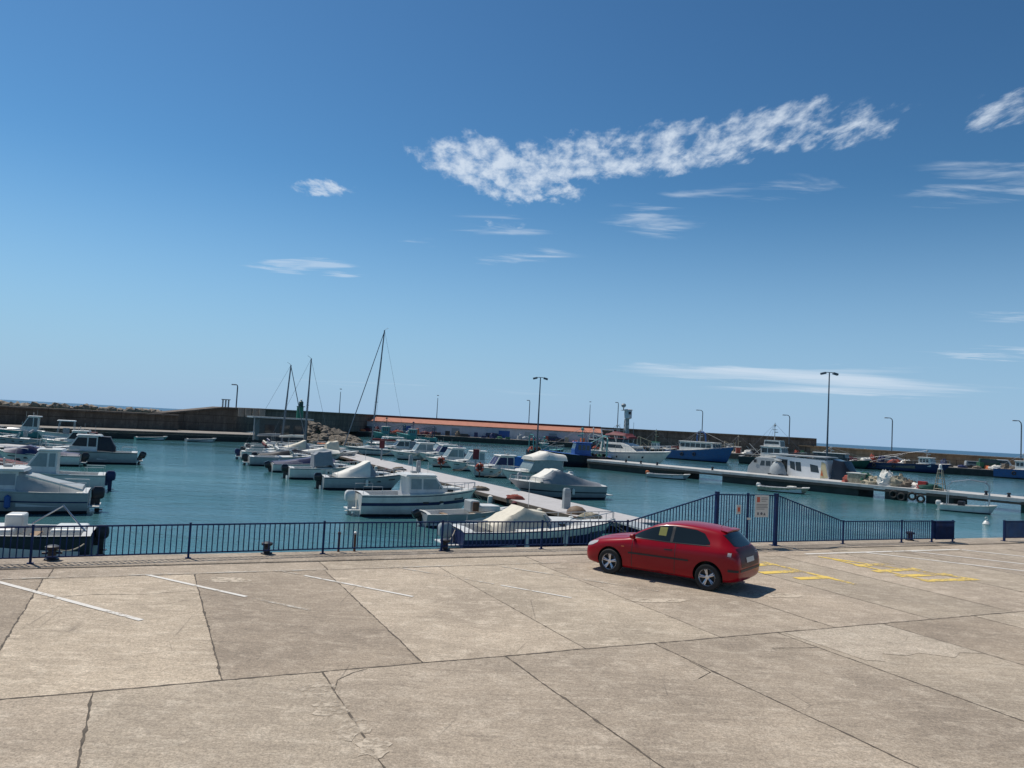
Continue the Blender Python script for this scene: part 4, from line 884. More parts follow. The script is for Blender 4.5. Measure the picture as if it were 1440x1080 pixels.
# ---- left cluster
cruiser(192, 652.5, HR, 7.2, 2.4, 'grey boat with a dark hardtop and a black outboard, farthest out in the left cluster', side='pale_grey', hs=1.0, hb=1.15, top='hard', cab=(.42, .70), canv=('dark', 'aft'), glass='dark', fend=(), motor='black_gloss', house_h=1.25, group='boats in the left cluster', tilt=-.35)
cruiser(147, 690, HR, 6.0, 2.3, 'white cabin boat with a navy covered motor, in the middle of the left cluster', hs=.95, hb=1.2, top='hard', cab=(.40, .64), glass='clear', fend=(.5,), motor='navy', house_h=1.25, group='boats in the left cluster', platform=False)
r, h = cruiser(124, 719, HR, 7.6, 2.7, 'large grey white cruiser with a blue band and navy fenders, at the left edge', side='pale_grey', hs=.95, hb=1.35, stripe=('navy', .52, .58), top='hard', cab=(.36, .62), fend=(), motor='dark', house_h=.88, group='boats in the left cluster', glass='grey', canv=('pale_grey', 'slope'))
h.fenders(r, (.40, .56), 'blue', ln=.6, r=.12)
r, h = dinghy(131, 789, HR-4, 6.2, 2.5, 'dark hulled open boat with white inside, moored against the quay at the lower left corner', side='hull_dark', anchor=-1, hs=.95, hb=1.15, motor='dark', group='boats in the left cluster')
for x, dxx in ((-2.4, .9), (-.4, 1.2)): MB().box((x, 0, .95), (dxx, 1.5, .28)).build('seat', 'white', r, bevel=.08)
MB().tube([(-2.9, .6, 1.0), (-2.2, .3, 1.75), (-1.4, .3, 1.2)], .03, 6).build('folded_frame', 'steel', r); MB().box((-.9, -.2, 1.15), (.5, .7, .6)).build('console', 'white', r, bevel=.06)
r, h = cruiser(60, 617, HR, 7.0, 2.5, 'white fishing boat with a boxy wheelhouse at the far left against the breakwater wall', hs=.95, hb=1.3, top='hard', cab=(.08, .36), fend=(), motor='dark', house_h=1.9, group='boats in the left cluster', side='turquoise', platform=False)
r, h = dinghy(92, 619, HR, 6.6, 2.2, 'small white centre console boat under a flat T shaped top, before the left breakwater wall', side='white', hs=.8, hb=1.1, motor='dark', group='boats in the left cluster')
MB().box((0, 0, 1.1), (.7, .8, 1.0)).build('console', 'grey', r); hardtop(r, -1.1, 1.1, 2.5, 2.0, 'white', zp=.8); canopy(r, [(-2.8, 1.0, .75), (-1.2, 1.25, .8)], 1.8, 'blue', 'cover')
for k, (px, py, lb) in enumerate(((18, 664, 'slim grey boat tucked between the left pontoon and the flag boat'), (44, 648, 'small white boat beside the tip of the left pontoon'))): dinghy(px, py, HR, 5.2, 2.0, lb, side=['pale_grey', 'white'][k], hs=.75, hb=1.0, motor='dark', anchor=-1, group='boats in the left cluster')
# flag on the middle boat
p = dep(63, 662, 47); t = thing('spanish_flag', p, .3, 'red and yellow flag hanging in front of the white cabin boat on the left', 'flag')
MB().tube([(0, 0, -.9), (.25, 0, .9)], .02, 5).build('flagpole', 'steel', t)
for k, mt in ((0, 'red'), (1, 'yellow'), (2, 'red')): 
    z0 = [.75, .35, .05][k]; z1 = [.95, .75, .35][k]; mb = MB(); mb.loft([[(.2+i*.12, .05*sin(i*1.9), z0-i*.10), (.2+i*.12, .05*sin(i*1.9), z1-i*.10), (.2+i*.12, .05*sin(i*1.9)+.012, z1-i*.10), (.2+i*.12, .05*sin(i*1.9)+.012, z0-i*.10)] for i in range(5)]); mb.build('flag_band', mt, t)
# tiny boats under the left mole
for px, py, mt, lb in ((213, 619, 'turquoise', 'tiny turquoise rowing boat under the left mole'), (283, 621.5, 'grey', 'tiny grey rowing boat under the left mole, nearer the hut'), (118, 616, 'white', 'tiny pale rowing boat under the left mole, nearest the left cluster')):
    dinghy(px, py, 40, 4.6, 1.6, lb, side=mt, motor=None, group='rowing boats under the left mole')
# ---- dinghies off the pier
PH = math.degrees(PANG)
dinghy(941, 673, PH+16, 4.9, 1.9, 'grey tender with an orange and white outboard in open water before the pier', side='pale_grey', motor='orange', group='small boats off the pier')
r, h = dinghy(1103, 692.5, PH+8, 4.8, 1.8, 'tan open boat with a white outboard in front of the houseboat', side='net_tan', motor='white', group='small boats off the pier')
MB().box((.7, 0, .55), (.7, .8, .22)).build('stowed_gear', 'canvas', r, bevel=.05)
r, h = dinghy(1362, 720.5, PH+14, 3.9, 1.8, 'small white boat with a tubular arch tied at the pier on the right', side='white', inner='white', motor='white', group='small boats off the pier', hs=.5, hb=.7)
mb = MB(); mb.tube([(-1.5, .7, .5), (-1.45, .7, 2.0), (-1.2, .7, 2.35), (0, .7, 2.6), (1.1, .7, 2.5), (1.4, .7, 2.2), (1.4, .6, .6)], .035, 6); mb.tube([(-1.5, -.7, .5), (-1.45, -.7, 2.0), (-1.2, -.7, 2.35), (0, -.7, 2.6), (1.1, -.7, 2.5), (1.4, -.7, 2.2), (1.4, -.6, .6)], .035, 6); [mb.tube([(x, -.7, z), (x, .7, z)], .03, 6) for x, z in ((-1.2, 2.35), (0, 2.6), (1.1, 2.5))]; mb.build('tubular_arch', 'steel', r)
MB().box((-.5, 0, .65), (.5, .6, .4)).build('seat', 'dark', r, bevel=.05)
p = at(1387, 738); t = thing('mooring_buoy', p, 0, 'small white mooring buoy floating past the end of the dark railing panel', 'buoy')
MB().lathe((0, 0, -.1), [(.02, -.1), (.2, 0), (.24, .15), (.15, .32), (.05, .4)], 12).build('float', 'white', t, smooth=True); MB().torus((0, 0, .42), .09, .025, 'y', 12, 6).build('ring', 'white', t)

# ---- motor yacht, trawlers, houseboat
def yacht(px, py, heading, L, label):
    r = boat_root(px, py, heading, label, 'yacht', 'motor_yacht'); r.scale = (1.07, 1, 1.30); h = Hull(L, 3.9, 1.7, 2.1, rake=2.4, p=2.0, draft=.6)
    h.build(r, ['white', 'boot', 'white', 'inner'], cockpit=(.03, .17), floor=1.0); h.stripe(r, 'grey', .90, .94)
    for t0 in (.05, .14, .23): h.stripe(r, 'black_gloss', .58, .82, t0, t0+.065, 'hull_window')
    for t0 in (.42, .58, .74): h.stripe(r, 'black_gloss', .66, .76, t0, t0+.02, 'porthole')
    house(r, [(-L*.34, 1.6), (L*.18, 1.75), (L*.04, 2.5), (-L*.05, 2.72), (-L*.33, 2.7)], 3.1, 2.4, 'white', wins=[[(-L*.3, 2.15), (-L*.02, 2.15), (-L*.06, 2.5), (-L*.29, 2.5)]], fronts=(1,), bev=.05)
    canopy(r, [(-L*.30, 3.5, 3.4), (-L*.2, 3.75, 3.5), (-L*.03, 3.6, 3.45), (L*.02, 3.3, 3.2)], 2.5, 'maroon', 'bimini', crown=.1)
    mb = MB(); [mb.tube([(x, sg*1.15, 2.6), (x+.4, sg*1.2, 3.5)], .03, 5) for x in (-L*.28, -L*.05) for sg in (1, -1)]; mb.build('bimini_posts', 'steel', r)
    mb = MB(); mb.tube([(-L*.25, 1.5, 1.8), (-L*.33, 1.35, 4.0), (-L*.33, -1.35, 4.0), (-L*.25, -1.5, 1.8)], .09, 6); mb.build('radar_arch', 'white', r)
    MB().box((L*.02, 0, 2.3), (1.8, 2.2, .3)).build('sun_pad', 'canvas', r, bevel=.08); h.rail(r, .4, .99, .6, n=9)
    return r
yacht(886, 660, PH+4+180-180, 11.8, 'big white motor yacht with a maroon bimini and oval hull windows behind the pier')
def trawler(px, py, heading, L, B, label, hull='hull_blue', wh='white', whx=(.42, .62), hs=1.5, hb=2.7, mast=4.5, goal=True, rig='steel', wz=None, stripe='white', low=1.0, group='fishing boats behind the pier', whr='white', nets='net', wins=3, arch=False):
    r = boat_root(px, py, heading, label, 'fishing boat', 'trawler', group); h = Hull(L, B, hs, hb, rake=.10*L, p=2.6, full=.55, draft=.7, stern=.85)
    h.build(r, [hull, 'boot', wh if wh != 'white' else 'white', 'net'], cockpit=(.05, whx[0]-.02), floor=hs*.55, boot=.25, sill=.14); h.stripe(r, stripe, .93, .985)
    x0, x1 = (-.5+whx[0])*L, (-.5+whx[1])*L; zb = hs*.9; zt = zb+2.3*low; n = wins; dxw = (x1-x0-.4)/n
    house(r, [(x0, zb), (x1+.1, zb), (x1+.15, zb+1.2*low), (x1-.1, zt), (x0, zt)], B*.66, B*.60, wh, name='wheelhouse', wins=[[(x0+.2+i*dxw, zb+1.15*low), (x0+.05+(i+1)*dxw, zb+1.15*low), (x0+.05+(i+1)*dxw, zt-.25), (x0+.2+i*dxw, zt-.25)] for i in range(n)], fronts=((2, 3),), bev=.04)
    hardtop(r, x0-.3, x1+.25, zt+.01, B*.7, whr, posts=False, camber=.05, name='roof')
    if wz: house(r, [(x0+.4, zt+.05), (x1-.4, zt+.05), (x1-.6, zt+1.35), (x0+.5, zt+1.35)], B*.45, B*.42, wh, name='upper_bridge', wins=[[(x0+.6, zt+.6), (x1-.75, zt+.6), (x1-.85, zt+1.1), (x0+.65, zt+1.1)]], fronts=(1,))
    zt2 = zt+(1.4 if wz else 0)
    b = MB(); b.tube([((x0+x1)/2, 0, zt2), ((x0+x1)/2, 0, zt2+mast)], .09, 6, r2=.04); b.tube([((x0+x1)/2, -1.0, zt2+mast*.6), ((x0+x1)/2, 1.0, zt2+mast*.6)], .05, 5); b.box(((x0+x1)/2+.3, 0, zt2+mast*.45), (.7, .18, .16)); b.lathe(((x0+x1)/2, 0, zt2+mast*.78), [(.02, 0), (.22, .05), (.22, .3), (.02, .4)], 8); b.build('mast', rig if rig != 'steel' else 'pale_grey', r)
    b = MB(); mt = ((x0+x1)/2, 0, zt2+mast*.95); b.tube([mt, (L*.47, 0, hb+.1)], .02, 4); b.tube([mt, (-L*.48, 0, hs+.2)], .02, 4); [b.tube([mt, (x0-.5, sg*B*.45, hs+.1)], .02, 4) for sg in (1, -1)]; b.build('rigging', 'mast', r)
    if goal:
        xg = -L*.42; b = MB(); b.tube([(xg, B*.38, hs), (xg-.1, B*.36, hs+2.4), (xg, B*.25, hs+2.8), (xg, -B*.25, hs+2.8), (xg-.1, -B*.36, hs+2.4), (xg, -B*.38, hs)], .10, 6); b.tube([(xg, 0, hs+2.8), (x0, 0, zt)], .06, 5); b.build('stern_gantry', rig, r)
        MB().lathe((xg+1.2, 0, hs*.6), [(.5, 0), (.5, .9)], 10).build('net_drum', 'rust', r)
    if arch:
        xa = (x0+x1)/2+.2; b = MB(); b.tube([(xa-.9, 0, zt), (xa-.9, 0, zt+1.7), (xa-.6, 0, zt+2.1), (xa+.6, 0, zt+2.1), (xa+1.1, 0, zt+1.6), (xa+1.3, 0, zt-.4)], .16, 7); b.build('funnel_arch', hull, r)
    b = MB(); rnd = random.Random(int(px)); [b.blob((-L*.3+rnd.uniform(-.12, .12)*L, rnd.uniform(-.25, .25)*B, hs*.55), (1.6, 1.3, rnd.uniform(.6, 1.1)), seed=q) for q in range(4)]; b.build('net_heap', nets, r, smooth=True)
    h.rail(r, .68, .985, .7, n=5, r=.025, mt='pale_grey')
    b = MB(); rr = random.Random(int(px*3)); [b.tube([(rr.uniform(-.42, .1)*L, rr.uniform(-.35, .35)*B, hs*.6), (rr.uniform(-.42, .1)*L, rr.uniform(-.35, .35)*B, hs+rr.uniform(1.2, 2.8))], .045, 5) for q in range(5)]; b.build('spars', rig if rig != 'steel' else 'mast', r)
    [MB().torus((h.pt(t0, .6, sg, .12)), .3, .1, 'y', 12, 6).build('tyre', 'rubber', r) for t0 in (.3, .5) for sg in (-1,)]
    return r
trawler(808, 656, 188, 9.5, 3.4, 'black hulled fishing boat with a small blue wheelhouse at the left pier end', hull='hull_dark', wh='blue', whx=(.30, .52), mast=2.2, low=.8, stripe='hull_dark', rig='turquoise', nets='net_green', hb=2.0, whr='blue')
trawler(768, 641, 20, 7.0, 2.8, 'small dark boat with a pale tubular frame just left of the dark trawler', hull='hull_dark', wh='turquoise', whx=(.36, .5), hs=.9, hb=1.4, mast=1.2, low=.6, stripe='hull_dark', rig='turquoise', nets='net_red')
trawler(985, 648.5, PH-2, 15.5, 4.4, 'blue hulled trawler with a long row of windows and a blue arch on top', hull='hull_blue', wh='white', whx=(.22, .74), hs=1.9, hb=3.3, mast=2.6, low=.9, wins=6, goal=False, arch=True, whr='white', wz=None)
trawler(1040, 644, PH+30, 9.0, 3.2, 'cluttered tan decked fishing boat with derricks between the blue trawler and the white bridge', hull='hull_dark', wh='canvas', whx=(.38, .52), hs=1.3, hb=1.9, mast=3.2, low=.7, rig='net_tan', nets='net_tan')
trawler(1088, 655, PH+2, 13.5, 4.2, 'fishing boat with a tall two storey white bridge and a crowded mast, above the houseboat', hull='hull_dark', wh='white', whx=(.34, .66), hs=1.5, hb=2.3, mast=3.4, low=1.0, wz=1, goal=False, rig='pale_grey')
trawler(1180, 657, PH+4, 13.0, 3.8, 'dark green boat under a long white awning beyond the twin headed lamp', hull='dark_green', wh='hut', whx=(.10, .62), hs=1.1, hb=1.9, mast=1.4, low=.8, goal=False, stripe='dark_green', wins=5)
trawler(1263, 662.5, PH+1, 20.0, 4.4, 'long low navy blue hull with a small white wheelhouse beyond the pier', hull='navy', wh='white', whx=(.72, .83), hs=1.5, hb=2.1, mast=1.6, low=.75, goal=False, stripe='navy', nets='net_tan')
trawler(1450, 675, PH+1, 12.0, 3.8, 'blue hulled boat cut by the right frame edge by the far quay', hull='hull_blue', wh='white', whx=(.3, .5), hs=1.8, hb=2.3, mast=1.6, low=.8, goal=False, stripe='hull_blue')
trawler(585, 621, 175, 10.0, 3.4, 'turquoise fishing boat with a dark goalpost gantry in front of the orange roofed shed', hull='turquoise', wh='turquoise', whx=(.50, .68), hs=1.2, hb=2.0, mast=2.0, low=.8, rig='navy', group='fishing boats along the far quay', whr='white')
trawler(547, 618, 180, 9.0, 3.2, 'turquoise green fishing boat nearest the tallest mast by the far quay', hull='turquoise', wh='turquoise', whx=(.5, .7), hs=1.2, hb=1.9, mast=2.6, low=.9, rig='dark_green', group='fishing boats along the far quay', whr='canvas')
trawler(862, 643, PH+6, 12.0, 3.8, 'dark boat with a long maroon awning, partly hidden behind the white motor yacht', hull='hull_dark', wh='dark', whx=(.40, .72), hs=1.5, hb=2.2, mast=3.0, low=1.0, rig='pale_grey', nets='net_red', whr='maroon')
trawler(922, 640, PH+20, 10.0, 3.4, 'cluttered pale green fishing boat with thin derricks between the yacht and the blue trawler', hull='hull_dark', wh='canvas', whx=(.42, .56), hs=1.3, hb=1.9, mast=3.2, low=.8, rig='net_tan', nets='net_green', whr='green')
trawler(832, 640, 150, 8.0, 3.0, 'small black fishing boat with a white frame beyond the blue wheelhouse', hull='hull_dark', wh='dark', whx=(.40, .56), hs=1.2, hb=1.7, mast=2.6, low=.9, rig='white', nets='net')
trawler(1218, 652, PH+8, 9.0, 3.2, 'small dark boat with a red deck house beyond the dark green boat', hull='hull_dark', wh='maroon', whx=(.36, .56), hs=1.0, hb=1.6, mast=1.6, low=.7, rig='pale_grey', nets='net_tan')
p = at(458, 627, WZ); t = thing('inflatable_raft', p, .2, 'small orange and red inflatable at the foot of the boulder pile', 'raft'); MB().tube([(-1.4, .5, .2), (1.1, .5, .2), (1.7, 0, .3), (1.1, -.5, .2), (-1.4, -.5, .2)], .24, 8).build('tube', 'orange', t, smooth=True); MB().box((-.2, 0, .15), (2.2, .8, .1)).build('floor', 'red', t)
# houseboat and grey stern cabin boat alongside the pier
def houseboat():
    p, s = PP(1118, 5.0, WZ); t = thing('houseboat', p, PANG, 'white cabin boat with orange and yellow painted front and dark hood, behind the pier', 'boat')
    t.scale = (.92, 1, 1.22); h = Hull(12.5, 3.4, .75, 1.1, rake=1.0, p=2.4, stern=.95); h.build(t, ['hull_blue', 'boot', 'white', 'inner'], cockpit=(.02, .1)); h.stripe(t, 'navy', .55, .8)
    house(t, [(-4.6, .7), (2.1, .8), (1.5, 2.55), (-4.6, 2.7)], 2.9, 2.7, 'bright_white', wins=[[(-4.3, 1.25), (-3.1, 1.25), (-3.1, 2.4), (-4.3, 2.4)], [(-2.7, 1.7), (-2.05, 1.5), (-2.2, 2.25), (-2.8, 2.3)], [(-1.95, 1.5), (-1.3, 1.45), (-1.45, 2.25), (-2.1, 2.25)], [(-.15, 1.5), (.85, 1.45), (.65, 2.05), (-.3, 2.15)]], bev=.03)
    mb = MB()
    for sg in (-1,): mb.loft([[(x, sg*(1.44-.05*(z-.7)/2), z) for x, z in ((1.0, 1.0), (1.95, 1.05), (1.55, 2.3), (1.1, 2.4))], [(x, sg*(1.465-.05*(z-.7)/2), z) for x, z in ((1.0, 1.0), (1.95, 1.05), (1.55, 2.3), (1.1, 2.4))]])
    mb.build('painted_panel', 'pale_yellow', t)
    mb = MB(); [mb.loft([[(x, sg*1.47, z) for x, z in ((1.05, 1.25), (1.35, 1.2), (1.2, 1.75))], [(x, sg*1.476, z) for x, z in ((1.05, 1.25), (1.35, 1.2), (1.2, 1.75))]]) for sg in (-1,)]; mb.build('painted_swoosh', 'orange', t)
    canopy(t, [(2.2, 2.6, .9), (3.4, 2.5, .9), (4.4, 1.3, 1.0)], 2.7, 'black_gloss', 'dark_hood')
    hardtop(t, -5.6, 1.7, 2.75, 3.0, 'pale_grey', posts=False, camber=.05, name='roof'); MB().box((-2, 0, 2.98), (3.4, .6, .12)).build('roof_rack', 'dark', t)
    MB().box((3.9, 0, 1.15), (4.2, 2.2, .25)).build('fore_deck', 'pale_grey', t, bevel=.06)
    p, s = PP(1053, 4.2, WZ); t = thing('cabin_boat', p, PANG, 'pale grey boat with a sloping cabin front moored behind the pier left of the houseboat', 'boat'); t.scale = (.80, 1, .88)
    h = Hull(7.5, 3.0, 1.1, 1.5, rake=1.0); h.build(t, ['pale_grey', 'boot', 'pale_grey', 'inner'], cockpit=(.02, .08))
    house(t, [(-2.6, 1.0), (2.6, 1.0), (2.6, 2.2), (2.0, 3.4), (-1.2, 3.4), (-2.4, 2.2)], 2.5, 2.3, 'pale_grey', wins=[[(-.6, 2.4), (.1, 2.4), (.1, 3.0), (-.4, 3.0)], [(.3, 2.4), (1.0, 2.4), (1.0, 3.0), (.3, 3.0)], [(1.2, 2.4), (2.1, 2.4), (1.75, 3.0), (1.2, 3.0)]], fronts=(2,), bev=.04); MB().box((-1.3, -1.26, 2.9), (.4, .03, .4)).build('vent', 'dark', t)
    p, s = PP(1074, 2.9, -.1); t = thing('covered_engine', p, PANG, 'rounded grey covered machine standing on the pier beside the houseboat stern', 'machine')
    MB().blob((0, 0, .05), (1.9, 1.4, 1.5), seed=4, amp=.08).build('cover', 'pale_grey', t, smooth=True); MB().box((0, 0, .06), (1.7, 1.2, .14)).build('base', 'dark', t); MB().box((.1, -.2, 1.6), (.7, .5, .16)).build('lid', 'white', t, bevel=.05)
houseboat()
# pier cargo
def pier_thing(px, n, fn, label, cat, name, mts, smooth=True):
    p, s = PP(px, n, -.1); mb = MB(); fn(mb, p); return tag(mb.build(name, mts, smooth=smooth), label, cat)
pier_thing(1188, 1.2, lambda mb, p: mb.blob((p.x, p.y, p.z), (1.5, 1.2, .7), seed=3), 'dark red net heap against the tan crate on the pier', 'net', 'net_heap', 'net_red')
p, s = PP(1200, 1.2, -.1); t = thing('tan_crate', p, PANG, 'tan crate with a lighter top on the pier, right of the houseboat', 'crate'); MB().box((0, 0, .45), (1.7, 1.3, .9)).build('box', 'net_tan', t, bevel=.04); MB().box((0, 0, .95), (1.85, 1.4, .08)).build('lid', 'canvas', t)
pier_thing(1211, 1.2, lambda mb, p: mb.blob((p.x, p.y, p.z), (1.6, 1.2, 1.0), seed=31), 'green net heap at the right side of the tan crate', 'net', 'net_heap', 'net_green')
for i, (px, hh, mt, lb) in enumerate(((1221, .7, 'net_tan', 'low pale net heap on the pier bridge, first right of the tan crate'), (1240, 1.25, 'canvas', 'tallest pale net heap in the middle of the pier'), (1256, 1.0, 'net_tan', 'tan net heap just right of the tallest pale one'), (1268, .7, 'net', 'brown net heap above the second tyre'), (1282, .45, 'canvas', 'small white bag on the pier above the tyres'))):
    pier_thing(px, 1.0+.2*i, lambda mb, p, hh=hh, i=i: mb.blob((p.x, p.y, p.z), (1.9, 1.3, hh), seed=50+i, n=14, k=8, amp=.3), lb, 'net', 'net_heap', mt)
pier_thing(1292, 1.0, lambda mb, p: (mb.box((p.x, p.y, p.z+.35), (.7, .5, .7), rz=PANG)), 'red crate on the pier beside the green netting', 'crate', 'red_crate', 'red', False)
pier_thing(1302, 1.2, lambda mb, p: mb.blob((p.x, p.y, p.z), (2.4, 1.2, .5), seed=71), 'low dark green netting in front of the beacon frame', 'net', 'net_heap', 'dark_green')
p, s = PP(1317, .9, -.1); t = thing('pier_beacon', p, PANG, 'tapering pale frame with a small lamp on top standing on the pier', 'beacon')
mb = MB(); [mb.tube([(x*.4, y*.35, 0), (x*.14, y*.14, 1.9)], .04, 5) for x in (-1, 1) for y in (-1, 1)]; [mb.box((0, 0, z), (.8-.27*z, .7-.25*z, .06)) for z in (.15, .6, 1.1, 1.6)]; mb.build('frame', 'net_tan', t); MB().lathe((0, 0, 1.9), [(.2, 0), (.2, .08), (.13, .1), (.13, .4), (.03, .5)]).build('lamp', 'white', t, smooth=True)
# white signal tower on the far quay
c = dep(881, 600, 205); t = thing('signal_tower', (c.x, c.y, .1), .3, 'white cylindrical signal tower with a dish on top, behind the motor yacht', 'tower'); hh = dep(881, 566, 205).z-.1
mb = MB(); [mb.tube([(x*.55, y*.55, 0), (x*.4, y*.4, hh*.62)], .13, 5) for x in (-1, 1) for y in (-1, 1)]
for k in range(7): z = hh*.62*k/7; [mb.tube([(-.5, y*.5, z), (.5, y*.5, z+hh*.09)], .06, 4) for y in (-1, 1)]; [mb.tube([(x*.5, -.5, z), (x*.5, .5, z+hh*.09)], .06, 4) for x in (-1, 1)]
mb.build('lattice', 'grey', t); MB().lathe((0, 0, 0), [(.42, 0), (.42, hh*.62)], 12).build('column', 'pale_grey', t, smooth=True)
MB().lathe((.3, 0, hh*.62), [(.5, 0), (1.0, .25), (1.0, 2.3), (1.15, 2.35), (1.15, 2.55), (.2, 2.7)], 14).build('drum', 'wall_white', t, smooth=True); MB().lathe((-.9, 0, hh*.62+2.2), [(.9, 0), (.9, .14)], 12).build('platform', 'white', t); MB().tube([(-1.1, 0, hh*.62+2.2), (-1.1, 0, hh*.62+3.0)], .14, 6).build('dish_mount', 'grey', t); MB().lathe((-1.1, 0, hh*.62+2.9), [(.05, 0), (.55, .35), (.66, .8), (.4, 1.15)], 12).build('dish', 'grey', t, smooth=True)
mb = MB(); mb.box((-1.3, 0, hh*.35), (1.8, .8, .1)); mb.tube([(-2.1, -.3, 0), (-2.1, -.3, hh*.5)], .05, 4); mb.tube([(2.1, 0, 0), (2.1, 0, hh*.55)], .05, 4); mb.build('landing', 'grey', t)
mb = MB(); mb.box((.3, -1.02, hh*.62+1.6), (.7, .05, .7)); mb.build('window', 'dark', t)
# ---- clutter and vans on the far quay
def fq(px, n):   # a point on the far quay top, n metres behind its edge
    d = ray(px, 620); r_ = d.x/d.y
    for (a, b) in zip(far[1:], far[2:]):
        # intersection of the sight direction with the edge a-b
        den = (b[0]-a[0]) - r_*(b[1]-a[1])
        if abs(den) < 1e-9: continue
        t_ = (r_*a[1]-a[0])/den
        if -.001 <= t_ <= 1.001: y = a[1]+t_*(b[1]-a[1])+n; return Vector((r_*y, y, .1))
    return Vector((r_*200, 200, .1))
def van(px, n, label, mt, sc=1.0, rz=0.0, boxy=True):
    p = fq(px, n); t = thing('parked_van' if boxy else 'parked_car', p, rz, label, 'van' if boxy else 'car', 'vehicles on the far quay')
    top = 2.1 if boxy else 1.45; L = 4.6*sc
    prof = [(-L/2, .35), (L/2, .35), (L/2, .95), (L*.33, 1.05), (L*.18, top), (-L*.48, top), (-L/2, 1.0)]
    house(t, prof, 1.8, 1.5, mt, name='body', wins=[[(-L*.42, top*.62), (L*.22, top*.62), (L*.15, top*.9), (-L*.42, top*.9)]], fronts=(3,), bev=.06)
    for x in (-L*.3, L*.3):
        for y in (-.85, .85): MB().tube([(x, y-.1, .33), (x, y+.1, .33)], .33, 12).build('wheel', 'rubber', t)
for i, (px, n, lb, mt, bx, rz) in enumerate(((1395, 6, 'dark green van on the right part of the far quay', 'dark_green', True, -.4), (1411, 7, 'white van on the right part of the far quay', 'white', True, -.4), (1256, 8, 'white car on the far quay above the navy blue hull', 'white', False, -.3), (778, 5, 'navy car in front of the right end of the shed', 'navy', False, .0), (840, 8, 'white van parked left of the signal tower', 'white', True, 0), (520, 6, 'dark car at the left end of the shed', 'dark', False, 0), (694, 5, 'dark car in front of the middle of the shed', 'navy', False, 0), (1375, 7, 'grey car on the far quay left of the dark green van', 'grey', False, -.3))): van(px, n, lb, mt, 1, rz, bx)
rnd = random.Random(77); cols = ['net', 'net_red', 'net_green', 'net_tan', 'canvas', 'orange', 'dark', 'navy', 'maroon', 'pale_grey']
names = {'net': 'brown', 'net_red': 'red', 'net_green': 'green', 'net_tan': 'tan', 'canvas': 'off white', 'orange': 'orange', 'dark': 'black', 'navy': 'navy', 'maroon': 'maroon', 'pale_grey': 'grey'}
seen = {}
for i in range(84):
    px = 506 + (1438-506)*(i+rnd.uniform(-.4, .4))/84; mt = cols[rnd.randrange(len(cols))]; n = rnd.uniform(1.2, 4.5); p = fq(px, n); kind = rnd.random()
    mb = MB(); sh = ['low', 'tall', 'wide'][rnd.randrange(3)]; d = {'low': (1.8, 1.4, .6), 'tall': (1.5, 1.3, 1.5), 'wide': (3.2, 1.5, .9)}[sh]
    if kind < .62: mb.blob(p, d, seed=i, n=12, k=6, amp=.3); nm, cat, ct = 'net_heap', 'net', 'net heap'
    else: mb.box((p.x, p.y, p.z+d[2]*.45), (d[0]*.7, d[1]*.7, d[2]*.9), rz=rnd.uniform(-.3, .3)); nm, cat, ct = 'fish_crate', 'crate', 'crate'
    k = (ct, mt); seen[k] = seen.get(k, 0)+1
    lab = '%s %s %s on the far quay, %s %s one from the left' % (sh, names[mt], ct, ORD[seen[k]-1], names[mt])
    tag(mb.build(nm, mt, smooth=(nm == 'net_heap')), lab, cat, 'gear piled along the far quay')

# ------------------------------------------------------------------ railings on the quay edge
RV = [(-40, -.2), (-3, .05), (0, -.02), (3.2, -.24), (6.47, -.45), (9.8, -.52), (12.9, -.46), (15.9, -.42), (21.7, -.16), (25.0, -.2), (28.1, -.2), (31, -.1), (33.9, 0), (60, .6)]
def rv(u):
    for (a, va), (b, vb) in zip(RV, RV[1:]):
        if a <= u <= b: return va+(vb-va)*(u-a)/(b-a)
    return 0
def rail_bay(root, u0, u1, h0, h1, pitch=.125, name='panel', zb=.13, bar=.0115, dense=False):
    mb = MB(); z0 = .035; a, b = Q(u0, rv(u0)), Q(u1, rv(u1)); L = (b-a).length; d = (b-a)/L; ang = atan2(d.y, d.x)
    def member(za, zc, th, w):
        n = Vector((-d.y, d.x, 0))*w/2
        mb.loft([[a+n+Vector((0, 0, z0+za-th/2)), a-n+Vector((0, 0, z0+za-th/2)), a-n+Vector((0, 0, z0+za+th/2)), a+n+Vector((0, 0, z0+za+th/2))], [b+n+Vector((0, 0, z0+zc-th/2)), b-n+Vector((0, 0, z0+zc-th/2)), b-n+Vector((0, 0, z0+zc+th/2)), b+n+Vector((0, 0, z0+zc+th/2))]])
    member(h0-.02, h1-.02, .035, .045); member(zb, zb, .03, .035)
    n = max(1, int(round(L/pitch)))
    for k in range(1, n):
        t = k/n; p = a.lerp(b, t); hh = h0+(h1-h0)*t
        mb.box((p.x, p.y, z0+(zb+hh-.03)/2+.004), (bar*2, bar*2, hh-zb-.05), rz=ang)
    return mb.build(name, 'fence_blue', root)
def post(root, u, h, w=.05, name='post'):
    p = Q(u, rv(u)); mb = MB(); mb.box((p.x, p.y, .035+h/2), (w, w, h), rz=QANG); mb.box((p.x, p.y, .043), (w*2.6, w*2.6, .016), rz=QANG); mb.box((p.x, p.y, .035+h+.006), (w*1.15, w*1.15, .012), rz=QANG); return mb.build(name, 'fence_blue', root)
RH = .82
t = thing('quay_railing', (0, 0, 0), 0, 'long dark blue bar railing on the quay edge left of the red car', 'railing')
us = [-9.75, -6.5, -3.25, 0, 3.22, 6.47, 9.78, 12.9, 15.89]
for u in us: post(t, u, RH+.02)
for a_, b_ in zip(us, us[1:]): rail_bay(t, a_+.03, b_-.03, RH, RH)
UG = {k: UV(px, py)[0] for k, px, py in (('l', 997, 767.5), ('m', 1047, 768.5), ('r', 1096, 770), ('s', 1185, 766))}
GH = 1.72
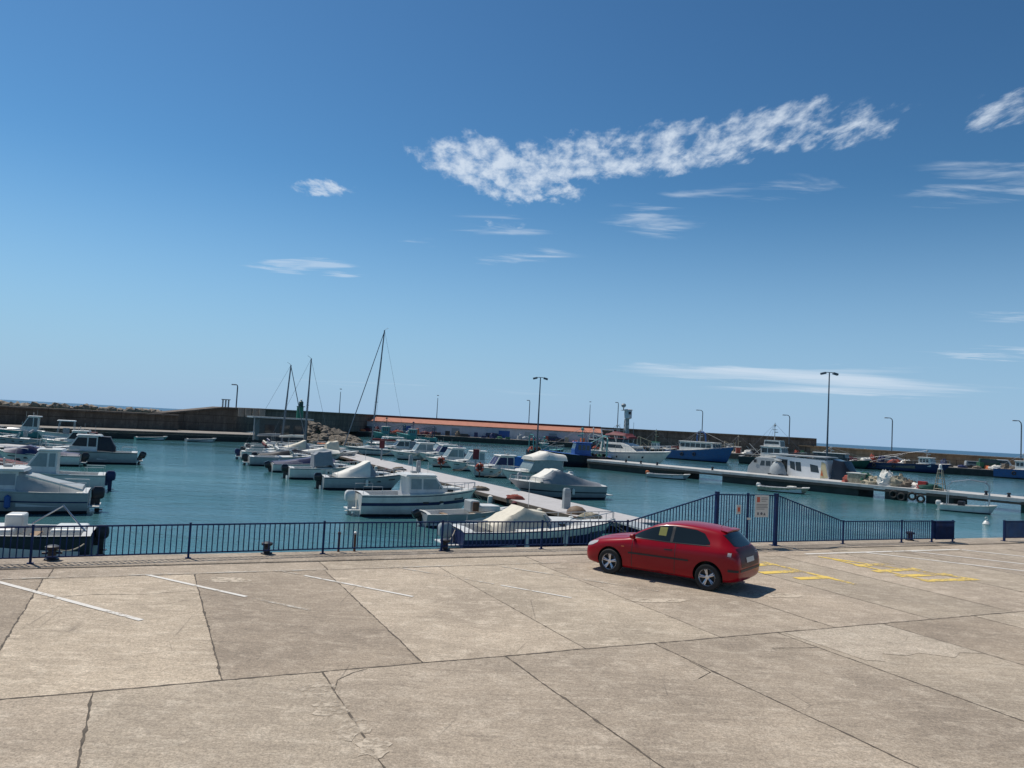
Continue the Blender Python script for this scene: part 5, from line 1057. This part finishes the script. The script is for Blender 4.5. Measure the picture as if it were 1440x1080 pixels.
t = thing('blue_gate', (0, 0, 0), 0, 'tall blue barred gate with two signs, rising behind the red car', 'gate')
post(t, UG['l'], GH+.06, .11, 'gate_post'); post(t, UG['r'], GH+.04, .11, 'gate_post')
rail_bay(t, UG['l']+.07, UG['m']-.01, GH, GH, .105, 'gate_leaf'); rail_bay(t, UG['m']+.01, UG['r']-.07, GH, GH, .105, 'gate_leaf')
p = Q(UG['m'], rv(UG['m'])); mb = MB(); mb.box((p.x, p.y, .07+.93), (.07, .055, 1.6), rz=QANG); mb.build('meeting_stile', 'fence_blue', t); mb = MB(); mb.box((p.x+.02, p.y-.06, .95), (.16, .05, .07), rz=QANG); mb.build('latch', 'steel', t)
t = thing('side_screen', (0, 0, 0), 0, 'blue barred screen sloping up to the gate from the left, behind the car', 'railing', 'sloping screens beside the gate')
rail_bay(t, 15.93, UG['l']-.06, RH, GH, .115, 'panel')
t = thing('side_screen', (0, 0, 0), 0, 'blue barred screen sloping down from the gate to the right', 'railing', 'sloping screens beside the gate')
rail_bay(t, UG['r']+.06, UG['s']-.02, GH, RH, .115, 'panel')
ue = [UG['s'], UV(1267, 764)[0], UV(1316, 764.5)[0], UV(1348, 764.5)[0]]
t = thing('quay_railing', (0, 0, 0), 0, 'low blue bar railing right of the gate, ending in a dark closed panel', 'railing')
for u in ue: post(t, u, RH+.01)
rail_bay(t, ue[0]+.03, ue[1]-.03, RH, RH, .115); rail_bay(t, ue[1]+.03, ue[2]-.03, RH, RH, .115)
rail_bay(t, ue[2]+.03, ue[3]-.03, RH, RH, .048, 'folded_panel', bar=.016)
RV = [(a, v+.12 if 28 < a < 32 else v) for a, v in RV]; rail_bay(t, ue[2]+.05, ue[3]-.05, RH, RH, .055, 'folded_panel', bar=.014)
t = thing('quay_railing', (0, 0, 0), 0, 'short blue railing cut by the right frame edge beyond the opening', 'railing')
un = UV(1412, 762)[0]
for k, u in enumerate((un, un+1.6, un+4.8, un+8)): post(t, u, RH+.01, .07 if k == 0 else .05)
rail_bay(t, un+.04, un+1.57, RH, RH, .07, bar=.013); rail_bay(t, un+1.63, un+4.77, RH, RH); rail_bay(t, un+4.83, un+7.97, RH, RH)
# signs on the gate
def notice(px, py, wd, hg, label, big):
    c = ray(px, py); u = UV(px, 768)[0]; b = Q(u, rv(u)-.0); b = b - Vector((QN.x, QN.y, 0))*-.035
    d = ray(px, py); k = b.y/d.y; z = H + k*d.z; t = thing('notice_board', (b.x, b.y, z), QANG, label, 'sign')
    MB().box((0, 0, 0), (wd, .012, hg)).build('board', 'sign', t, bevel=.003)
    mb = MB()
    if big:
        mb.m = 0; mb.box((-wd*.27, -.0085, hg*.30), (wd*.22, .004, hg*.24)); mb.build('pictogram', 'signred', t)
        mb = MB(); rnd = random.Random(4)
        for r_, (zz, x0, x1) in enumerate(((.38, -.05, .40), (.31, -.05, .42), (.23, -.05, .30), (.08, -.40, .42), (.01, -.40, .36), (-.06, -.40, .42), (-.13, -.40, .20))): mb.box(((x0+x1)/2*wd, -.0085, zz*hg), ((x1-x0)*wd, .003, hg*.022))
        mb.build('text_lines', 'ink', t)
        mb = MB(); mb.lathe((0, 0, 0), [(.001, 0), (.05, .003), (.001, .006)], 12); mb.v = [(x-wd*.02, -.0075-z, y-hg*.34) for x, y, z in mb.v]
        mb.add([(wd*.2-.055, -.009, -hg*.41), (wd*.2+.055, -.009, -hg*.41), (wd*.2, -.009, -hg*.28)], [(0, 1, 2)]); mb.box((-wd*.27, -.0085, -hg*.34), (.07, .004, .09)); mb.build('symbols', 'ink', t)
    else:
        mb.box((0, -.0085, 0), (wd*.55, .003, hg*.5)); mb.build('pictogram', 'signred', t); mb = MB(); [mb.box((0, -.0085, z*hg), (wd*.6, .003, .008)) for z in (.36, -.34)]; mb.build('text_lines', 'ink', t)
notice(1064.5, 711.5, .60, .74, 'large white notice with a red pictogram and lines of text on the gate', True)
notice(1030.5, 716, .20, .30, 'small white notice with a reddish picture on the left gate leaf', False)
for i, (px, py, sc, lb) in enumerate(((70, 793, .78, 'black mooring bollard behind the railing near the left frame edge'), (378, 785, .72, 'black mooring bollard below the left half of the long railing'), (631, 778, .75, 'black mooring bollard beside the railing post left of the cream hooded boat'), (1293, 763.5, .8, 'black mooring bollard behind the railing right of the gate'))):
    u, v = UV(px, py); p = Q(u, -.62 if i else -.42, .035); t = thing('mooring_bollard', p, QANG, lb, 'bollard', 'black bollards on the quay edge')
    MB().lathe((0, 0, 0), [(.20*sc, 0), (.20*sc, .03), (.12*sc, .05), (.11*sc, .27*sc), (.19*sc, .32*sc), (.20*sc, .39*sc), (.10*sc, .43*sc)], 16).build('body', 'dark', t, smooth=True)
    if i == 0: MB().tube([(-.26*sc, 0, .20*sc), (.26*sc, 0, .20*sc)], .035*sc, 8).build('cross_pin', 'dark', t)
for px, lb in ((473.5, 'rusty marker pin behind the railing, the left of a pair'), (496.5, 'rusty marker pin with a white cap behind the railing, the right of a pair')):
    u, v = UV(px, 776); p = Q(u, -.72, .035); t = thing('marker_pin', p, 0, lb, 'post', 'rusty pins on the quay edge')
    MB().tube([(0, 0, 0), (0, 0, .46)], .032, 8).build('pin', 'rust', t); MB().lathe((0, 0, .46), [(.04, 0), (.04, .05), (.01, .07)], 8).build('cap', 'white' if px > 480 else 'rust', t)
# mooring lines from the near boats to the quay
def rope(p, q, sag, label, r=.018):
    p, q = Vector(p), Vector(q); pts = [p.lerp(q, i/12) - Vector((0, 0, sag*4*(i/12)*(1-i/12))) for i in range(13)]; tag(MB().tube(pts, r, 6).build('mooring_rope', 'rope', smooth=True), label, 'rope', 'mooring ropes')
qb = Q(9.9, -.62, .3); rope(qb, at(640, 745, -.5), .15, 'mooring rope from the quay bollard to the cream hooded boat'); rope(Q(.37, -.42, .3), at(118, 765, -.5), .12, 'mooring rope from the leftmost bollard to the dark hulled open boat')

# ------------------------------------------------------------------ the red hatchback
def make_car():
    fw = Vector((2.764, 19.872)); rw = Vector((4.867, 18.347)); f = (fw-rw).normalized(); left = Vector((-f.y, f.x)); near = left if left.y < 0 else -left
    HALF = .80; c = (fw+rw)/2 - near*HALF; ang = atan2(f.y, f.x)
    t = thing('red_car', (c.x, c.y, 0), ang, 'red three door hatchback parked on the concrete quay by the railing', 'car')
    fa, ra = 1.30, -1.30
    # stations: x, bottom z, sill half width, max half width, shoulder z, belt z, belt half width, side z at roof edge, roof edge half width, centre z
    ST = [(2.14, .30, .52, .56, .50, .60, .50, .63, .30, .64),
          (2.08, .22, .66, .70, .56, .67, .60, .70, .36, .72),
          (1.90, .17, .74, .80, .66, .765, .70, .80, .42, .83),
          (1.62, .17, .76, .85, .74, .84, .74, .875, .46, .905),
          (1.25, .17, .78, .875, .80, .895, .78, .935, .50, .965),
          (.98, .17, .79, .88, .83, .925, .80, .965, .54, .995),
          (.86, .17, .79, .88, .84, .94, .81, 1.00, .60, 1.035),
          (.55, .17, .79, .88, .85, .955, .815, 1.165, .64, 1.205),
          (.22, .17, .79, .88, .86, .965, .82, 1.32, .62, 1.36),
          (-.05, .17, .79, .88, .865, .975, .82, 1.385, .60, 1.43),
          (-.45, .17, .79, .885, .875, .985, .82, 1.415, .59, 1.468),
          (-.90, .17, .79, .89, .89, 1.0, .82, 1.40, .585, 1.462),
          (-1.30, .18, .79, .89, .905, 1.02, .81, 1.36, .57, 1.43),
          (-1.52, .19, .78, .885, .91, 1.03, .80, 1.325, .555, 1.40),
          (-1.60, .19, .78, .88, .91, 1.03, .795, 1.26, .555, 1.33),
          (-1.80, .21, .75, .855, .90, 1.005, .76, 1.07, .58, 1.10),
          (-1.93, .24, .71, .81, .85, .93, .70, .955, .55, .97),
          (-1.985, .28, .68, .775, .74, .82, .66, .84, .48, .85),
          (-2.035, .34, .64, .72, .56, .64, .60, .66, .42, .67)]
    mb = MB(); rings = []
    for (x, zb, ws, wm, zs, zl, wl, ze, we, zc) in ST:
        h = [(0, zb), (ws*.7, zb), (ws, zb+.03), (wm-.02, zb+.10), (wm, (zb+zs)*.52), (wm-.012, zs-.02), (wm-.035, zs+.02), (wl, zl), ((wl*.45+we*.55), zl+(ze-zl)*.52), (we+.02, ze-.01), (we-.06, ze+(zc-ze)*.45), (we*.5, zc-(zc-ze)*.12), (0, zc)]
        ring = [Vector((x, y, z)) for y, z in h] + [Vector((x, -y, z)) for y, z in h[-2:0:-1]]
        rings.append(ring)
    mb.loft(rings); body = mb.build('body', ['car_red', 'car_black'], t)
    for p in body.data.polygons: p.use_smooth = True
    sm = body.modifiers.new('s', 'SUBSURF'); sm.levels = 2; sm.render_levels = 2
    cut = MB(); RA = .365
    for xa in (fa, ra):
        for sg in (1, -1):
            cut.loft([[Vector((xa+RA*cos(2*pi*k/40), y, .325+RA*sin(2*pi*k/40))) for k in range(40)] for y in (sg*.56, sg*1.1)], m=1)
    co = cut.build('cutter', ['car_red', 'car_black'], t)
    bo = body.modifiers.new('b', 'BOOLEAN'); bo.object = co; bo.operation = 'DIFFERENCE'; bo.solver = 'EXACT'
    bpy.context.view_layer.update(); dg = bpy.context.evaluated_depsgraph_get()
    me = bpy.data.meshes.new_from_object(body.evaluated_get(dg)); body.modifiers.clear(); body.data = me
    bpy.data.objects.remove(co)
    for p in me.polygons:
        p.use_smooth = True
    me.set_sharp_from_angle(angle=radians(32))
    bm = bmesh.new(); bm.from_mesh(me); bvh = BVHTree.FromBMesh(bm); bm.free()
    def proj(name, mt, lo, hi, axis='y', sg=1, off=.004, nx=26, nz=8, thick=.0, parent=t, smooth=True):
        """a patch bounded by the curves lo and hi (lists of points) dropped on to the body"""
        def ev(cv, s):
            for (a, za), (b, zb_) in zip(cv, cv[1:]):
                if (a <= s <= b) or (b <= s <= a): return za + (zb_-za)*((s-a)/(b-a) if b != a else 0)
            return cv[-1][1]
        s0 = lo[0][0]; s1 = lo[-1][0]; g = []
        for i in range(nx+1):
            s = s0+(s1-s0)*i/nx; row = []
            for j in range(nz+1):
                z = ev(lo, s) + (ev(hi, s)-ev(lo, s))*j/nz
                if axis == 'y': o_, d_ = Vector((s, sg*3, z)), Vector((0, -sg, 0))
                elif axis == 'x': o_, d_ = Vector((sg*4, s, z)), Vector((-sg, 0, 0))
                else: o_, d_ = Vector((z, s, 4)), Vector((0, 0, -1))
                hit = bvh.ray_cast(o_, d_)
                if hit[0] is None: row.append(None); continue
                row.append(hit[0] + hit[1]*off)
            g.append(row)
        m_ = MB(); idx = {}
        for i in range(nx+1):
            for j in range(nz+1):
                if g[i][j] is not None: idx[i, j] = len(m_.v); m_.v.append(tuple(g[i][j]))
        for i in range(nx):
            for j in range(nz):
                q = [(i, j), (i+1, j), (i+1, j+1), (i, j+1)]
                if all(k in idx for k in q): m_.f.append([idx[k] for k in q]); m_.mi.append(0)
        o = m_.build(name, mt, parent, smooth=smooth); 
        return o
    for sg in (1, -1):
        proj('window', 'car_glass', [(.74, 1.0), (.30, .992), (-.31, 1.005)], [(.74, 1.02), (.52, 1.145), (.22, 1.28), (0, 1.345), (-.31, 1.378)], sg=sg)
        proj('window', 'car_glass', [(-.37, 1.008), (-1.10, 1.03), (-1.30, 1.06)], [(-.37, 1.375), (-.9, 1.35), (-1.12, 1.29), (-1.30, 1.10)], sg=sg)
        proj('window_trim', 'car_black', [(.80, .982), (-.3, .985), (-1.32, 1.022)], [(.80, .999), (-.3, 1.002), (-1.32, 1.04)], sg=sg, off=.0055, nz=2)
        proj('pillar_trim', 'car_black', [(-.305, 1.0), (-.375, 1.0)], [(-.305, 1.382), (-.375, 1.38)], sg=sg, off=.006, nx=2)
        proj('rub_strip', 'car_black', [(.78, .585), (-.82, .615)], [(.78, .625), (-.82, .655)], sg=sg, off=.012, nz=3, nx=34)
        proj('door_gap', 'car_black', [(.675, .25), (.69, .25)], [(.675, .985), (.69, .985)], sg=sg, off=.002, nx=1, nz=14)
        proj('door_gap', 'car_black', [(-.46, .25), (-.475, .25)], [(-.46, 1.0), (-.475, 1.0)], sg=sg, off=.002, nx=1, nz=14)
        proj('door_gap', 'car_black', [(.69, .245), (-.46, .245)], [(.69, .258), (-.46, .258)], sg=sg, off=.002, nx=14, nz=1)
        proj('door_handle', 'car_red', [(-.20, .83), (-.38, .838)], [(-.20, .868), (-.38, .876)], sg=sg, off=.03, nx=6, nz=3)
        proj('handle_recess', 'car_black', [(-.18, .80), (-.40, .805)], [(-.18, .832), (-.40, .838)], sg=sg, off=.003, nx=6, nz=2)
        proj('tail_light', 'tail_red', [(-1.70, .87), (-1.80, .80), (-1.97, .78)], [(-1.70, .95), (-1.80, .955), (-1.97, .92)], sg=sg, off=.006, nx=14)
        proj('light_lens', 'lamp_glass', [(-1.76, .855), (-1.84, .845)], [(-1.76, .93), (-1.84, .925)], sg=sg, off=.010, nx=5, nz=4)
        proj('side_indicator', 'orange', [(.98, .73), (.90, .73)], [(.98, .755), (.90, .755)], sg=sg, off=.008, nx=2, nz=1)
        proj('headlamp', 'lamp_glass', [(2.07, .60), (1.85, .66), (1.70, .74)], [(2.07, .665), (1.85, .755), (1.70, .79)], sg=sg, off=.006, nx=14)
        # mirror
        m_ = MB(); m_.loft([[(.63+a_*k1, sg*yy_, 1.03+b_*k1) for a_, b_ in ((-.05, -.06), (.05, -.055), (.07, .0), (.05, .055), (-.05, .06))] for yy_, k1 in ((.87, .8), (.93, 1.05), (1.0, 1.0), (1.03, .6))]); mi_ = m_.build('door_mirror', 'car_red', t, smooth=True, bevel=.01); MB().box((.66, sg*.845, .985), (.06, .10, .04)).build('mirror_arm', 'car_black', mi_)
        # fuel flap and splitter shades
    proj('sun_shade', 'dull_yellow', [(.03, 1.12), (-.17, 1.12)], [(.03, 1.315), (-.17, 1.325)], sg=1, off=.0065, nx=4, nz=4)
    proj('windscreen', 'car_glass', [(-.60, .93), (0, .96), (.60, .93)], [(-.60, .26), (0, .24), (.60, .26)], axis='z', off=.004, nx=24, nz=10)
    proj('rear_window', 'car_glass', [(-.56, 1.07), (-.3, 1.035), (0, 1.03), (.3, 1.035), (.56, 1.07)], [(-.50, 1.30), (-.3, 1.33), (0, 1.34), (.3, 1.33), (.50, 1.30)], axis='x', sg=-1, off=.005, nx=24)
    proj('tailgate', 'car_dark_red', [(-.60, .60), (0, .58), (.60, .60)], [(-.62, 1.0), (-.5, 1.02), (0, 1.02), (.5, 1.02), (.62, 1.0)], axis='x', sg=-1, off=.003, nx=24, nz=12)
    proj('number_plate', 'sign', [(-.26, .69), (.26, .69)], [(-.26, .80), (.26, .80)], axis='x', sg=-1, off=.012, nx=8, nz=2)
    proj('bumper_strip', 'car_black', [(-.66, .50), (0, .50), (.66, .50)], [(-.66, .555), (0, .56), (.66, .555)], axis='x', sg=-1, off=.010, nx=22, nz=2)
    for sg in (1, -1): proj('bumper_strip', 'car_black', [(-1.78, .50), (-2.0, .50)], [(-1.78, .555), (-2.0, .555)], sg=sg, off=.010, nx=8, nz=2)
    MB().tube([(-1.28, .0, 1.43), (-1.52, 0, 1.66)], .006, 5).build('aerial', 'car_black', t)
    MB().loft([[(-1.44, y, 1.398+.022*(1-abs(y)/.5)) for y in (-.46, 0, .46)] + [(-1.44, y, 1.36) for y in (.46, -.46)], [(-1.60, y, 1.372+.022*(1-abs(y)/.5)) for y in (-.45, 0, .45)] + [(-1.60, y, 1.355) for y in (.45, -.45)]]).build('spoiler', 'car_red', t, bevel=.006)
    MB().box((-.02, 0, .24), (3.6, 1.3, .12)).build('underbody', 'car_black', t)
    MB().tube([(-1.95, .45, .26), (-2.06, .45, .255)], .03, 8).build('exhaust', 'steel', t)
    for xa in (fa, ra):
        for sg in (1, -1):
            WR = .31; mb = MB(); prof = [(.19, -.10), (.25, -.11), (.295, -.10), (WR, -.07), (WR, .07), (.295, .10), (.25, .11), (.20, .095)]
            rings = [[(r_*cos(2*pi*k/36), y, r_*sin(2*pi*k/36)) for k in range(36)] for r_, y in prof]; mb.loft(rings, caps=False)
            w_ = mb.build('wheel', 'rubber', t, smooth=True); w_.location = (xa, sg*.79, .31); 
            rb = MB(); q = sg
            rb.loft([[(r_*cos(2*pi*k/30), y*q, r_*sin(2*pi*k/30)) for k in range(30)] for r_, y in ((.215, .085), (.20, .102), (.185, .085), (.18, .0))], caps=False)
            for k in range(5):
                a = 2*pi*k/5 + (.35 if xa > 0 else .1)
                for da in (-.14, .14):
                    p0 = Vector((.045*cos(a+da), .055*q, .045*sin(a+da))); p1 = Vector((.185*cos(a+da*.9), .078*q, .185*sin(a+da*.9))); rb.tube([p0, p1], .022, 6, r2=.018)
            rb.lathe((0, 0, 0), [(.001, 0), (.055, .0), (.05, .03), (.001, .035)], 14); n0 = len(rb.v)-56; rb.v = rb.v[:n0] + [(x, (.045+z)*q, y) for x, y, z in rb.v[n0:]]
            rb.build('rim', 'chrome', w_, smooth=True); db = MB(); db.loft([[(.185*cos(2*pi*k/24), y*q, .185*sin(2*pi*k/24)) for k in range(24)] for y in (-.02, .02)]); db.build('brake_disc', 'car_black', w_)
make_car()
